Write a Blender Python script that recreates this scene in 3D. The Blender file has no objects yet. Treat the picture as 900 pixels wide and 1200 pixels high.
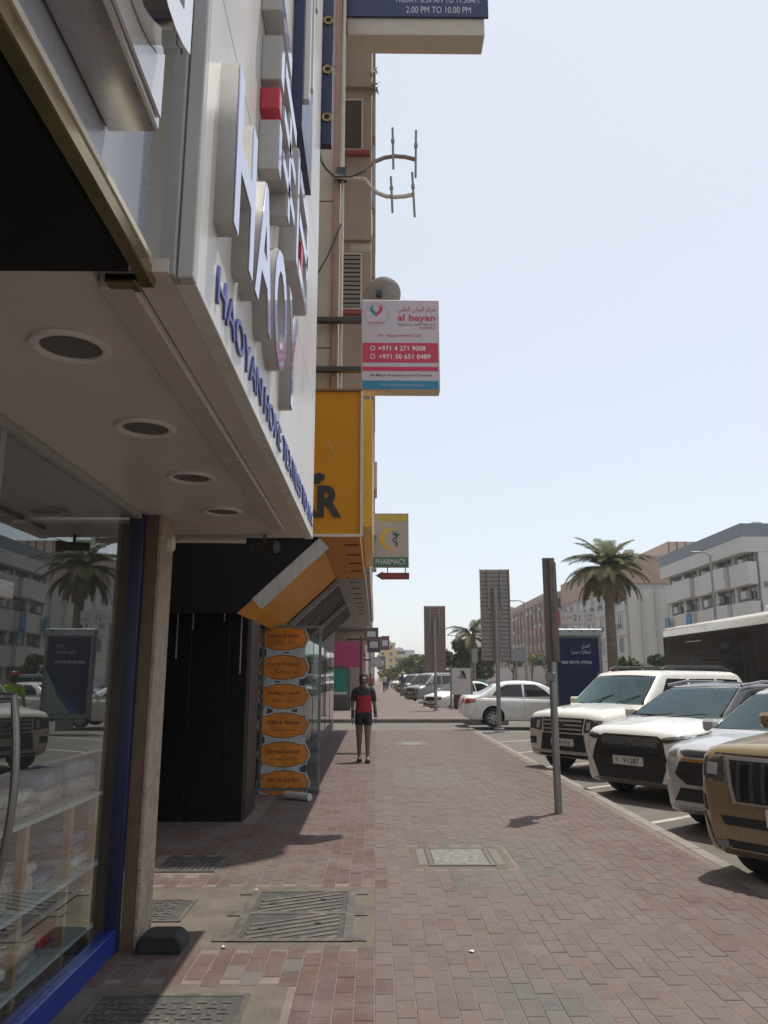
import bpy, bmesh, math, random, unicodedata
import numpy as np
from mathutils import Vector, Matrix
from mathutils.bvhtree import BVHTree
random.seed(7)
R = math.radians
S = bpy.context.scene
COL = S.collection

# ---------------------------------------------------------------- camera
cam_d = bpy.data.cameras.new('camera')
cam = bpy.data.objects.new('camera', cam_d); COL.objects.link(cam)
F = 901.0
PITCH = math.atan2(193, F); YAW = math.atan2(10, math.hypot(F, 193))
cam.location = (0, 0, 1.6)
cam.rotation_euler = (R(90) + PITCH, 0, -YAW)
cam_d.sensor_fit = 'VERTICAL'; cam_d.sensor_height = 24.0
cam_d.lens = F / 1200 * 24.0
cam_d.clip_start = 0.05; cam_d.clip_end = 6000
S.camera = cam
S.render.resolution_x = 768; S.render.resolution_y = 1024

# ---------------------------------------------------------------- sky, sun, exposure
SUNDIR = Vector((0.222, 0.215, 1.0)).normalized()
world = bpy.data.worlds.new('World'); S.world = world; world.use_nodes = True
wn = world.node_tree; bg = wn.nodes['Background']
sky = wn.nodes.new('ShaderNodeTexSky'); sky.sky_type = 'NISHITA'; sky.sun_disc = False
sky.sun_elevation = math.asin(SUNDIR.z); sky.sun_rotation = math.atan2(SUNDIR.x, SUNDIR.y)
sky.altitude = 0; sky.air_density = 1.0; sky.dust_density = 1.0; sky.ozone_density = 1.0
hz = wn.nodes.new('ShaderNodeMix'); hz.data_type = 'RGBA'; hz.inputs[0].default_value = 0.70      # thin even summer haze over the whole sky
hz.inputs[7].default_value = (4.55, 4.62, 4.7, 1)
wn.links.new(sky.outputs[0], hz.inputs[6]); wn.links.new(hz.outputs[2], bg.inputs[0]); bg.inputs[1].default_value = 0.15
sun_d = bpy.data.lights.new('sun', 'SUN'); sun_d.energy = 3.4; sun_d.angle = R(0.6); sun_d.color = (1, 0.95, 0.87)
sun = bpy.data.objects.new('sun', sun_d); COL.objects.link(sun)
sun.rotation_euler = (-SUNDIR).to_track_quat('-Z', 'Y').to_euler(); sun.location = (20, 20, 60)
S.view_settings.view_transform = 'Standard'; S.view_settings.look = 'None'
S.view_settings.exposure = 0.38; S.view_settings.gamma = 1.0; S.view_settings.use_curve_mapping = False

# ---------------------------------------------------------------- pixel helpers (photo pixels 900x1200 -> directions)
_f = Vector((math.sin(YAW) * math.cos(PITCH), math.cos(YAW) * math.cos(PITCH), math.sin(PITCH)))
_r = Vector((math.cos(YAW), -math.sin(YAW), 0)); _u = _r.cross(_f); _c = Vector((0, 0, 1.6))
def ray(px, py): return _f + _r * ((px - 450) / F) + _u * ((600 - py) / F)
def atY(px, py, y): d = ray(px, py); return _c + d * (y / d.y)
def atZ(px, py, z): d = ray(px, py); return _c + d * ((z - 1.6) / d.z)
def atX(px, py, x): d = ray(px, py); return _c + d * (x / d.x)

# ---------------------------------------------------------------- materials
def lin(c):
    return tuple(((v / 255) / 12.92 if v / 255 <= 0.04045 else ((v / 255 + 0.055) / 1.055) ** 2.4) for v in c)
MATS = {}
def mat(name, col, rough=0.6, metal=0.0, var=0.0, scale=8.0, bump=0.0, bscale=40.0, spec=0.5, coat=0.0, emit=None, stretch=(1,1,1), dirt=0.0, dscale=1.5, dcol=(0.25,0.2,0.15)):
    """col linear rgb; var = brightness variation by noise; dirt = soft stains"""
    if name in MATS: return MATS[name]
    m = bpy.data.materials.new(name); m.use_nodes = True; MATS[name] = m
    nt = m.node_tree; b = nt.nodes['Principled BSDF']
    b.inputs['Base Color'].default_value = (*col, 1); b.inputs['Roughness'].default_value = rough
    b.inputs['Metallic'].default_value = metal; b.inputs['Specular IOR Level'].default_value = spec
    if coat: b.inputs['Coat Weight'].default_value = coat; b.inputs['Coat Roughness'].default_value = 0.04
    if emit: b.inputs['Emission Color'].default_value = (*emit[0], 1); b.inputs['Emission Strength'].default_value = emit[1]
    if var or bump or dirt:
        tc = nt.nodes.new('ShaderNodeTexCoord'); mp = nt.nodes.new('ShaderNodeMapping'); mp.inputs['Scale'].default_value = stretch
        nt.links.new(tc.outputs['Object'], mp.inputs[0])
    src = None
    if var:
        n = nt.nodes.new('ShaderNodeTexNoise'); n.inputs['Scale'].default_value = scale; n.inputs['Detail'].default_value = 5; n.inputs['Roughness'].default_value = 0.65
        nt.links.new(mp.outputs[0], n.inputs['Vector'])
        mr = nt.nodes.new('ShaderNodeMapRange'); mr.inputs[1].default_value = 0.3; mr.inputs[2].default_value = 0.7
        mr.inputs[3].default_value = 1 - var; mr.inputs[4].default_value = 1 + var
        nt.links.new(n.outputs[0], mr.inputs[0])
        mx = nt.nodes.new('ShaderNodeMix'); mx.data_type = 'RGBA'; mx.blend_type = 'MULTIPLY'; mx.inputs[0].default_value = 1
        mx.inputs[6].default_value = (*col, 1); nt.links.new(mr.outputs[0], mx.inputs[7]); src = mx.outputs[2]
        mr2 = nt.nodes.new('ShaderNodeMapRange'); mr2.inputs[1].default_value = 0.3; mr2.inputs[2].default_value = 0.7
        mr2.inputs[3].default_value = max(0.02, rough - 0.12 * min(1, rough * 2)); mr2.inputs[4].default_value = min(1, rough + 0.12 * min(1, rough * 2))
        nt.links.new(n.outputs[0], mr2.inputs[0]); nt.links.new(mr2.outputs[0], b.inputs['Roughness'])
    if dirt:
        n = nt.nodes.new('ShaderNodeTexNoise'); n.inputs['Scale'].default_value = dscale; n.inputs['Detail'].default_value = 8; n.inputs['Roughness'].default_value = 0.7
        nt.links.new(mp.outputs[0], n.inputs['Vector'])
        mr = nt.nodes.new('ShaderNodeMapRange'); mr.inputs[1].default_value = 0.48; mr.inputs[2].default_value = 0.75; mr.inputs[3].default_value = 0; mr.inputs[4].default_value = dirt
        nt.links.new(n.outputs[0], mr.inputs[0])
        mx = nt.nodes.new('ShaderNodeMix'); mx.data_type = 'RGBA'; nt.links.new(mr.outputs[0], mx.inputs[0])
        if src: nt.links.new(src, mx.inputs[6])
        else: mx.inputs[6].default_value = (*col, 1)
        mx.inputs[7].default_value = (*dcol, 1); src = mx.outputs[2]
    if src: nt.links.new(src, b.inputs['Base Color'])
    if bump:
        n = nt.nodes.new('ShaderNodeTexNoise'); n.inputs['Scale'].default_value = bscale; n.inputs['Detail'].default_value = 4
        nt.links.new(mp.outputs[0], n.inputs['Vector'])
        bp = nt.nodes.new('ShaderNodeBump'); bp.inputs['Strength'].default_value = bump; bp.inputs['Distance'].default_value = 0.02
        nt.links.new(n.outputs[0], bp.inputs['Height']); nt.links.new(bp.outputs[0], b.inputs['Normal'])
    return m
def glass_mat(name, tint, refl=0.08, gain=1.0, rough=0.0, gcol=(0.9, 0.95, 0.95)):
    if name in MATS: return MATS[name]
    m = bpy.data.materials.new(name); m.use_nodes = True; MATS[name] = m
    nt = m.node_tree; nt.nodes.remove(nt.nodes['Principled BSDF']); out = nt.nodes['Material Output']
    t = nt.nodes.new('ShaderNodeBsdfTransparent'); t.inputs[0].default_value = (*tint, 1)
    g = nt.nodes.new('ShaderNodeBsdfGlossy'); g.inputs['Roughness'].default_value = rough; g.inputs[0].default_value = (*gcol, 1)
    fr = nt.nodes.new('ShaderNodeFresnel'); fr.inputs[0].default_value = 1.5
    mu = nt.nodes.new('ShaderNodeMath'); mu.operation = 'MULTIPLY_ADD'; mu.inputs[1].default_value = gain; mu.inputs[2].default_value = refl * 0.5; mu.use_clamp = True
    nt.links.new(fr.outputs[0], mu.inputs[0])
    ge = nt.nodes.new('ShaderNodeNewGeometry'); inv = nt.nodes.new('ShaderNodeMath'); inv.operation = 'SUBTRACT'; inv.inputs[0].default_value = 1.0; nt.links.new(ge.outputs['Backfacing'], inv.inputs[1])
    mb_ = nt.nodes.new('ShaderNodeMath'); mb_.operation = 'MULTIPLY'; nt.links.new(mu.outputs[0], mb_.inputs[0]); nt.links.new(inv.outputs[0], mb_.inputs[1]); mu = mb_
    mx = nt.nodes.new('ShaderNodeMixShader'); nt.links.new(mu.outputs[0], mx.inputs[0])
    nt.links.new(t.outputs[0], mx.inputs[1]); nt.links.new(g.outputs[0], mx.inputs[2]); nt.links.new(mx.outputs[0], out.inputs[0])
    return m
def noise_bump_mat(*a, **k): return mat(*a, **k)

# ---------------------------------------------------------------- mesh builder
class MB:
    def __init__(s): s.v = []; s.f = []
    def add(s, vs, fs):
        o = len(s.v); s.v += [tuple(p) for p in vs]; s.f += [tuple(i + o for i in f) for f in fs]; return s
    def box(s, cx, cy, cz, sx, sy, sz, rz=0.0, M=None):
        vs = []
        for dz in (-.5, .5):
            for dx, dy in ((-.5, -.5), (.5, -.5), (.5, .5), (-.5, .5)):
                x, y = dx * sx, dy * sy
                if rz: x, y = x * math.cos(rz) - y * math.sin(rz), x * math.sin(rz) + y * math.cos(rz)
                p = Vector((x + cx, y + cy, dz * sz + cz)); vs.append(M @ p if M else p)
        return s.add(vs, [(3, 2, 1, 0), (4, 5, 6, 7), (0, 1, 5, 4), (1, 2, 6, 5), (2, 3, 7, 6), (3, 0, 4, 7)])
    def bb(s, x0, x1, y0, y1, z0, z1): return s.box((x0+x1)/2, (y0+y1)/2, (z0+z1)/2, abs(x1-x0), abs(y1-y0), abs(z1-z0))
    def prism(s, poly, plane, a, b):
        """poly 2D extruded a..b along the missing axis"""
        def P(u, v, w): return {'xz': (u, w, v), 'xy': (u, v, w), 'yz': (w, u, v)}[plane]
        n = len(poly); vs = [P(u, v, a) for u, v in poly] + [P(u, v, b) for u, v in poly]
        return s.add(vs, [tuple(range(n - 1, -1, -1)), tuple(range(n, 2 * n))] + [(i, (i + 1) % n, n + (i + 1) % n, n + i) for i in range(n)])
    def cyl(s, p0, p1, r0, r1=None, n=12, cap=True):
        r1 = r0 if r1 is None else r1; p0 = Vector(p0); p1 = Vector(p1); d = (p1 - p0).normalized()
        a = d.orthogonal().normalized(); b = d.cross(a); vs = []
        for p, r in ((p0, r0), (p1, r1)):
            for i in range(n):
                t = 2 * math.pi * i / n; vs.append(p + a * (r * math.cos(t)) + b * (r * math.sin(t)))
        fs = [(i, (i + 1) % n, n + (i + 1) % n, n + i) for i in range(n)]
        if cap: fs += [tuple(range(n - 1, -1, -1)), tuple(range(n, 2 * n))]
        return s.add(vs, fs)
    def tube(s, pts, r, n=8):
        pts = [Vector(p) for p in pts]; rs = r if isinstance(r, (list, tuple)) else [r] * len(pts); vs = []; up = None
        for i, p in enumerate(pts):
            d = (pts[min(i + 1, len(pts) - 1)] - pts[max(i - 1, 0)]).normalized()
            a = d.orthogonal().normalized() if up is None else (up - d * up.dot(d)).normalized()
            up = a; b = d.cross(a)
            for k in range(n):
                t = 2 * math.pi * k / n; vs.append(p + a * (rs[i] * math.cos(t)) + b * (rs[i] * math.sin(t)))
        m = len(pts); fs = [(i * n + k, i * n + (k + 1) % n, (i + 1) * n + (k + 1) % n, (i + 1) * n + k) for i in range(m - 1) for k in range(n)]
        fs += [tuple(range(n - 1, -1, -1)), tuple(range((m - 1) * n, m * n))]
        return s.add(vs, fs)
    def lathe(s, prof, n=24, M=None):
        """prof [(r,z)] about z"""
        vs = []
        for r, z in prof:
            for k in range(n):
                t = 2 * math.pi * k / n; p = Vector((r * math.cos(t), r * math.sin(t), z)); vs.append(M @ p if M else p)
        m = len(prof); fs = [(i * n + k, i * n + (k + 1) % n, (i + 1) * n + (k + 1) % n, (i + 1) * n + k) for i in range(m - 1) for k in range(n)]
        return s.add(vs, fs)
    def mesh(s, name, m, bevel=0.0, smooth=False, angle=35):
        me = bpy.data.meshes.new(name); me.from_pydata(s.v, [], s.f)
        bm = bmesh.new(); bm.from_mesh(me)
        if bevel:
            bmesh.ops.bevel(bm, geom=list(bm.edges), offset=bevel, segments=1, affect='EDGES', clamp_overlap=True)
        bmesh.ops.recalc_face_normals(bm, faces=bm.faces)
        bm.to_mesh(me); bm.free()
        if smooth:
            for p in me.polygons: p.use_smooth = True
            me.set_sharp_from_angle(angle=R(angle))
        if m: me.materials.append(m if not isinstance(m, str) else MATS[m])
        return me
    def build(s, name, m, parent=None, bevel=0.0, smooth=False, angle=35, world=True):
        if parent is not None and world:
            o = parent.matrix_basis.translation if parent.parent is None else parent.parent.matrix_basis.translation + parent.matrix_basis.translation
            s.v = [(p[0] - o.x, p[1] - o.y, p[2] - o.z) for p in s.v]
        return link(name, s.mesh(name, m, bevel, smooth, angle), parent)
def link(name, me, parent=None, loc=(0, 0, 0)):
    ob = bpy.data.objects.new(name, me); COL.objects.link(ob); ob.location = loc
    if parent is not None: ob.parent = parent
    return ob
def tag(o, label, cat, group=None):
    o['label'] = label; o['category'] = cat
    if group: o['group'] = group
    return o
def thing(name, label, cat, loc=(0, 0, 0), rz=0.0, group=None):
    o = bpy.data.objects.new(name, None); COL.objects.link(o); o.empty_display_size = 0.1
    o.location = loc; o.rotation_euler = (0, 0, rz); return tag(o, label, cat, group)
def struct(o): o['kind'] = 'structure'; return o
def stuff(o): o['kind'] = 'stuff'; return o
def copy_tree(o, parent=None):
    c = o.copy(); COL.objects.link(c); c.parent = parent
    for ch in o.children: copy_tree(ch, c)
    return c
# ---------------------------------------------------------------- writing
AR = {}
for _cp in range(0xFE70, 0xFEFD):
    _d = unicodedata.decomposition(chr(_cp)).split()
    if len(_d) == 2 and _d[0][1:-1] in ('isolated', 'final', 'initial', 'medial'): AR.setdefault(chr(int(_d[1], 16)), {})[_d[0][1:-1]] = chr(_cp)
def arabic(t):
    out = ''
    for i, ch in enumerate(t):
        if ch not in AR: out += ch; continue
        prev = i > 0 and t[i-1] in AR and 'initial' in AR[t[i-1]]
        nxt = i + 1 < len(t) and t[i+1] in AR and 'initial' in AR[ch]
        k = 'medial' if prev and nxt else 'final' if prev else 'initial' if nxt else 'isolated'
        out += AR[ch].get(k, AR[ch].get('isolated', ch))
    return out[::-1]
FACE_CAM = Matrix(((1, 0, 0), (0, 0, -1), (0, 1, 0)))      # text normal -> -Y
FACE_X = Matrix(((0, 0, 1), (1, 0, 0), (0, 1, 0)))         # text normal -> +X, runs along +Y
def text(name, body, m, pos, width, height, face=FACE_CAM, parent=None, depth=0.0, bold=0.0, center=True, fit=True):
    """flat or raised lettering; pos = centre (or left-middle) in world coords"""
    c = bpy.data.curves.new(name, 'FONT'); c.body = body; c.extrude = depth / 2; c.offset = bold; c.resolution_u = 3
    t = bpy.data.objects.new(name, c); COL.objects.link(t)
    dg = bpy.context.evaluated_depsgraph_get(); me = bpy.data.meshes.new_from_object(t.evaluated_get(dg))
    bpy.data.objects.remove(t); bpy.data.curves.remove(c)
    co = np.array([v.co[:] for v in me.vertices]); lo = co.min(0); hi = co.max(0); sz = np.maximum(hi - lo, 1e-6)
    sy = height / sz[1]; sx = width / sz[0] if fit else sy
    pv = Vector(pos)
    if parent is not None:
        o = parent.matrix_basis.translation if parent.parent is None else parent.parent.matrix_basis.translation + parent.matrix_basis.translation
        pv = pv - o
    for v in me.vertices:
        p = Vector(((v.co.x - (lo[0] + (sz[0] / 2 if center else 0))) * sx, (v.co.y - lo[1] - sz[1] / 2) * sy, v.co.z + depth / 2))
        v.co = face @ p + pv
    me.materials.clear(); me.materials.append(m); me.name = name
    return link(name, me, parent)
# ================================================================ palette
concrete = mat('concrete', (0.225, 0.2, 0.175), 0.85, var=0.25, scale=3, bump=0.3, bscale=60, dirt=0.6, dscale=2.5, dcol=(0.14, 0.12, 0.1))
patchcon = mat('patch_concrete', (0.118, 0.098, 0.078), 0.9, var=0.3, scale=4, bump=0.4, bscale=50, dirt=0.6, dscale=3, dcol=(0.085, 0.066, 0.048))
asphalt = mat('asphalt', (0.125, 0.113, 0.10), 0.9, var=0.25, scale=1.2, bump=0.35, bscale=120, dirt=0.5, dscale=0.7, dcol=(0.2, 0.18, 0.155))
whitepaint = mat('road_paint', (0.42, 0.40, 0.36), 0.8, var=0.2, scale=9, dirt=0.7, dscale=6, dcol=(0.2, 0.18, 0.16))
sand = mat('joint_sand', (0.165, 0.132, 0.115), 0.95, var=0.3, scale=5)
iron = mat('cast_iron', (0.115, 0.105, 0.095), 0.55, metal=0.4, var=0.3, scale=12, dirt=0.7, dscale=9, dcol=(0.22, 0.18, 0.14))
iron_d = mat('iron_recess', (0.05, 0.048, 0.045), 0.8, var=0.3, scale=10, dirt=0.4, dscale=9, dcol=(0.14, 0.12, 0.1))

def brick_material(name, objcol):
    m = bpy.data.materials.new(name); m.use_nodes = True; nt = m.node_tree; b = nt.nodes['Principled BSDF']
    b.inputs['Roughness'].default_value = 0.86
    if objcol: c = nt.nodes.new('ShaderNodeObjectInfo'); co = c.outputs['Color']
    else: c = nt.nodes.new('ShaderNodeVertexColor'); c.layer_name = 'tone'; co = c.outputs[0]
    g = nt.nodes.new('ShaderNodeNewGeometry')
    n = nt.nodes.new('ShaderNodeTexNoise'); n.inputs['Scale'].default_value = 2.2; n.inputs['Detail'].default_value = 9; n.inputs['Roughness'].default_value = 0.72
    nt.links.new(g.outputs['Position'], n.inputs['Vector'])
    mr = nt.nodes.new('ShaderNodeMapRange'); mr.inputs[1].default_value = 0.42; mr.inputs[2].default_value = 0.66; mr.inputs[4].default_value = 0.68
    nt.links.new(n.outputs[0], mr.inputs[0])
    mx = nt.nodes.new('ShaderNodeMix'); mx.data_type = 'RGBA'; nt.links.new(mr.outputs[0], mx.inputs[0]); nt.links.new(co, mx.inputs[6])
    mx.inputs[7].default_value = (0.146, 0.118, 0.109, 1)
    n2 = nt.nodes.new('ShaderNodeTexNoise'); n2.inputs['Scale'].default_value = 90; n2.inputs['Detail'].default_value = 4; nt.links.new(g.outputs['Position'], n2.inputs['Vector'])
    mr2 = nt.nodes.new('ShaderNodeMapRange'); mr2.inputs[1].default_value = 0.3; mr2.inputs[2].default_value = 0.7; mr2.inputs[3].default_value = 0.78; mr2.inputs[4].default_value = 1.18
    nt.links.new(n2.outputs[0], mr2.inputs[0])
    m3 = nt.nodes.new('ShaderNodeMix'); m3.data_type = 'RGBA'; m3.blend_type = 'MULTIPLY'; m3.inputs[0].default_value = 1
    nt.links.new(mx.outputs[2], m3.inputs[6]); nt.links.new(mr2.outputs[0], m3.inputs[7])
    # dark chewing gum and oil spots
    n4 = nt.nodes.new('ShaderNodeTexNoise'); n4.inputs['Scale'].default_value = 5.5; n4.inputs['Detail'].default_value = 3; nt.links.new(g.outputs['Position'], n4.inputs['Vector'])
    mr4 = nt.nodes.new('ShaderNodeMapRange'); mr4.inputs[1].default_value = 0.60; mr4.inputs[2].default_value = 0.72; mr4.inputs[4].default_value = 0.5
    nt.links.new(n4.outputs[0], mr4.inputs[0])
    m5 = nt.nodes.new('ShaderNodeMix'); m5.data_type = 'RGBA'; nt.links.new(mr4.outputs[0], m5.inputs[0]); nt.links.new(m3.outputs[2], m5.inputs[6]); m5.inputs[7].default_value = (0.07, 0.055, 0.05, 1)
    nt.links.new(m5.outputs[2], b.inputs['Base Color'])
    bp = nt.nodes.new('ShaderNodeBump'); bp.inputs['Strength'].default_value = 0.35; bp.inputs['Distance'].default_value = 0.01
    nt.links.new(n2.outputs[0], bp.inputs['Height']); nt.links.new(bp.outputs[0], b.inputs['Normal'])
    return m
brick_obj = brick_material('brick_single', True); brick_col = brick_material('brick_field', False)

# ================================================================ ground, road, pavement
g = struct(MB().bb(-900, 900, -300, 2500, -0.5, -0.13).build('ground', mat('far_ground', (0.2, 0.175, 0.145), 0.95, var=0.2, scale=0.05)))
struct(MB().bb(3.12, 19.0, -30, 400, -0.128, -0.1).build('road', asphalt))
struct(MB().bb(-12, 3.12, 25.2, 28.7, -0.128, -0.02).build('side_road', asphalt))
pav = struct(MB().bb(-2.9, 2.97, -6, 25.2, -0.125, -0.0030).build('pavement', sand))
# bricks: 10 x 20 cm pavers, long side along the street
HOLES = [(-1.42, 0.0, 5.12, 6.45), (-1.95, -0.5, 3.2, 4.5), (0.36, 1.16, 7.1, 7.86), (-1.9, -1.34, 6.92, 7.5), (-1.72, -1.42, 5.1, 6.45), (0.55, 1.25, 19.0, 20.2)]
BW, BL = 0.1035, 0.205
def brick_tone(x, y, rnd):
    red = (0.100, 0.057, 0.048); mauve = (0.122, 0.090, 0.082); grn = (0.108, 0.099, 0.086); dull = (0.17, 0.125, 0.105)
    c = mauve; x += rnd.gauss(0, .045); y += rnd.gauss(0, .13)
    if x < -0.005: c = red if y < 9 else (0.102, 0.064, 0.056)
    if 0.55 < x < 1.15 and y < 4.62: c = grn
    if 0.66 < x < 1.75 and 6.35 < y < 8.35 and (x - 0.6) * 0.9 + 6.2 < y + 0.3: c = grn
    if -0.75 < x < -0.25 and 3.9 < y < 4.8: c = grn if x < -0.45 else red
    if -1.4 < x < -0.35 and 6.45 < y < 7.6: c = (0.108, 0.08, 0.066) if rnd.random() < 0.75 else red
    if 0.3 < x < 1.4 and 12 < y < 14.5: c = (0.125, 0.108, 0.094)
    if x > 2.0: c = tuple(a * 0.6 + b * 0.4 for a, b in zip(c, red))
    k = rnd.uniform(0.91, 1.09); j = rnd.uniform(-0.005, 0.005)
    return (max(0.02, c[0] * k + j), max(0.02, c[1] * k), max(0.02, c[2] * k - j))
def brick_geo():
    mb = MB(); a, b, e = BW / 2 - 0.0025, BL / 2 - 0.003, 0.0025
    lo = [(-a, -b, -0.03), (a, -b, -0.03), (a, b, -0.03), (-a, b, -0.03)]; mi = [(x, y, -e) for x, y, _ in lo]
    hi = [(x * (1 - e / a), y * (1 - e / b), 0) for x, y, _ in lo]
    mb.add(lo + mi + hi, [(0, 1, 5, 4), (1, 2, 6, 5), (2, 3, 7, 6), (3, 0, 4, 7), (4, 5, 9, 8), (5, 6, 10, 9), (6, 7, 11, 10), (7, 4, 8, 11), (8, 9, 10, 11)])
    return mb
bgeo = brick_geo(); bme = bgeo.mesh('brick', brick_obj)
rnd = random.Random(3); cells = []
nx0, nx1 = int(-2.8 / BW), int(2.94 / BW)
for i in range(nx0, nx1):
    x = (i + 0.5) * BW; off = (0.5 if i % 2 else 0.0) + rnd.uniform(-0.12, 0.12)
    for j in range(int(1.0 / BL), int(25.0 / BL)):
        y = (j + off) * BL
        if y > 25.05 or (x < -1.62 and y < 5.4) or (x < -1.35 and y > 9.2): continue
        if any(h[0] - 0.04 < x < h[1] + 0.04 and h[2] - 0.07 < y < h[3] + 0.07 for h in HOLES): continue
        cells.append((x, y, (rnd.uniform(-0.0016, 0.0018) if rnd.random() > .06 else rnd.uniform(-0.0019, -0.0012)), rnd.uniform(-0.014, 0.014), brick_tone(x, y, rnd)))
inview = [c for c in cells if c[1] > 3.97 and c[0] < 1.9 * c[1] / 4.1 and c[0] > -0.40 * c[1]]
inview.sort(key=lambda c: c[1]); single = set(id(c) for c in inview[:300])
V = []; Fc = []; tone = []
for c in cells:
    x, y, dz, rz, t = c
    if id(c) in single:
        o = bpy.data.objects.new('brick', bme); COL.objects.link(o); o.parent = pav; o.location = (x, y, dz); o.rotation_euler = (0, 0, rz); o.color = (*t, 1)
    else:
        k = len(V); cs, sn = math.cos(rz), math.sin(rz)
        V += [(x + p[0] * cs - p[1] * sn, y + p[0] * sn + p[1] * cs, p[2] + dz) for p in bgeo.v]
        Fc += [tuple(q + k for q in f) for f in bgeo.f]; tone += [t] * len(bgeo.v)
me = bpy.data.meshes.new('brick_field'); me.from_pydata(V, [], Fc)
ca = me.color_attributes.new('tone', 'FLOAT_COLOR', 'POINT')
ca.data.foreach_set('color', np.array([(*t, 1) for t in tone], dtype=np.float32).ravel())
me.materials.append(brick_col); stuff(link('brick_field', me, pav))
# kerb stones
for k in range(34):
    y0 = -3 + k * 0.83
    MB().bb(2.975, 3.115, y0 + 0.006, y0 + 0.824, -0.125, 0.002 + random.uniform(-.003, .003)).build('kerb_stone', concrete, pav, bevel=0.012)
# concrete surrounds and covers
def sheet(name, x0, x1, y0, y1, z, m, e=0.045): return MB().bb(x0 - (0 if x0 < -1.41 else e), x1 + (0 if x1 < -1.4 else e), y0 - e, y1 + e, -0.12, z).build(name, m, pav)
sheet('concrete_patch', -1.42, 0.0, 5.12, 6.45, -0.002, patchcon)
sheet('concrete_patch', -1.95, -0.5, 3.2, 4.5, -0.0015, patchcon)
sheet('concrete_patch', 0.36, 1.16, 7.1, 7.86, -0.0018, patchcon)
sheet('concrete_patch', -1.72, -1.425, 5.12, 6.45, -0.0022, patchcon)
sheet('concrete_patch', -1.56, -0.62, 1.0, 3.1, -0.0026, patchcon)
def cover_plate(label, x0, x1, y0, y1, kind):
    t = thing('manhole_cover', label, 'manhole cover', ((x0 + x1) / 2, (y0 + y1) / 2, -0.0022)); t.scale = (1, 1, .42)
    w, h = x1 - x0, y1 - y0; W = lambda mb, n, m, bv=0.0: mb.build(n, m, t, world=False, bevel=bv)
    W(MB().box(0, 0, 0.004, w, h, 0.012), 'bed', iron_d)
    if kind == 'ribbed':      # two pairs of triangular covers with diagonal ribs, lugs at the sides
        fr = MB()
        for sx in (-1, 1): fr.box(sx * (w / 2 - 0.03), 0, 0.014, 0.06, h, 0.022)
        for yy in (-h / 2 + 0.025, 0, h / 2 - 0.025): fr.box(0, yy, 0.0145, w, 0.05, 0.022)
        for sx in (-1, 1):
            for yy in (-h / 2 + 0.06, 0, h / 2 - 0.06): fr.box(sx * (w / 2 + 0.045), yy, 0.013, 0.09, 0.11, 0.02)
        W(fr, 'frame', iron, 0.003)
        for half in (-1, 1):
            y0h, y1h = (0.03, h / 2 - 0.055) if half > 0 else (-h / 2 + 0.055, -0.03)
            for k in range(7):
                a = -w / 2 + 0.1; b = w / 2 - 0.1; ya = y0h - 0.25 + k * 0.085; yb = ya + 0.28
                # clip the slanted rib to the cell
                def cl(t): return ya + (yb - ya) * t
                t0, t1 = 0.0, 1.0
                if ya < y0h: t0 = (y0h - ya) / (yb - ya)
                if yb > y1h: t1 = (y1h - ya) / (yb - ya)
                if t1 - t0 < 0.08: continue
                p0 = Vector((a + (b - a) * t0, cl(t0), 0.02)); p1 = Vector((a + (b - a) * t1, cl(t1), 0.02)); d = p1 - p0
                W(MB().box(*((p0 + p1) / 2), d.length, 0.034, 0.012, math.atan2(d.y, d.x)), 'rib', iron, 0.003)
            for kx in (-0.2, 0.15): W(MB().box(kx, (y0h + y1h) / 2 + kx * 0.3, 0.024, 0.05, 0.03, 0.016), 'key_hole', iron_d)
    elif kind == 'basket':    # basket weave of short raised bars
        fr = MB()
        for sx in (-1, 1): fr.box(sx * (w / 2 - 0.015), 0, 0.012, 0.03, h, 0.02)
        for sy in (-1, 1): fr.box(0, sy * (h / 2 - 0.015), 0.0125, w, 0.03, 0.02)
        W(fr, 'frame', iron, 0.003)
        st = 0.062; k = 0
        for iy in range(int((h - 0.08) / st)):
            for ix in range(int((w - 0.08) / st)):
                x = -w / 2 + 0.06 + ix * st; y = -h / 2 + 0.06 + iy * st; k += 1
                if (x + 0.15) ** 2 + (y + 0.16) ** 2 < 0.014: continue
                hz = (ix + iy) % 2
                W(MB().box(x, y, 0.013, 0.052 if hz else 0.02, 0.02 if hz else 0.052, 0.016), 'tread_bar', iron)
        W(MB().lathe([(0.0, 0.018), (0.05, 0.018), (0.052, 0.01), (0.075, 0.01), (0.077, 0.02), (0.095, 0.02), (0.098, 0.008)], 20, Matrix.Translation((-0.15, -0.16, 0))), 'lid_ring', iron)
    elif kind == 'grate':
        n = max(4, int(w / 0.045))
        for k in range(n):
            x = -w / 2 + (k + 0.5) * w / n; W(MB().box(x, 0, 0.014, w / n * 0.45, h, 0.016), 'bar', iron)
        for sy in (-1, 1): W(MB().box(0, sy * (h / 2 + 0.01), 0.013, w + 0.03, 0.025, 0.018), 'edge_bar', iron)
    elif kind == 'rubble':
        fr = MB()
        for sx in (-1, 1): fr.box(sx * (w / 2 - 0.02), 0, 0.012, 0.04, h, 0.012)
        for sy in (-1, 1): fr.box(0, sy * (h / 2 - 0.02), 0.0125, w, 0.04, 0.012)
        W(fr, 'frame', iron)
        W(MB().box(0, 0, 0.0095, w - 0.1, h - 0.1, 0.012), 'infill', mat('cover_infill', (0.2, 0.19, 0.17), 0.9, var=0.4, scale=20, bump=0.8, bscale=35, dirt=0.8, dscale=14, dcol=(0.06, 0.055, 0.05)))
        for sx in (-1, 1): W(MB().box(sx * (w / 2 + 0.05), 0, 0.006, 0.075, h * 0.9, 0.009), 'edge_plate', mat('edge_plate', (0.15, 0.135, 0.12), 0.85, var=0.2, scale=12))
    return t
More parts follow.
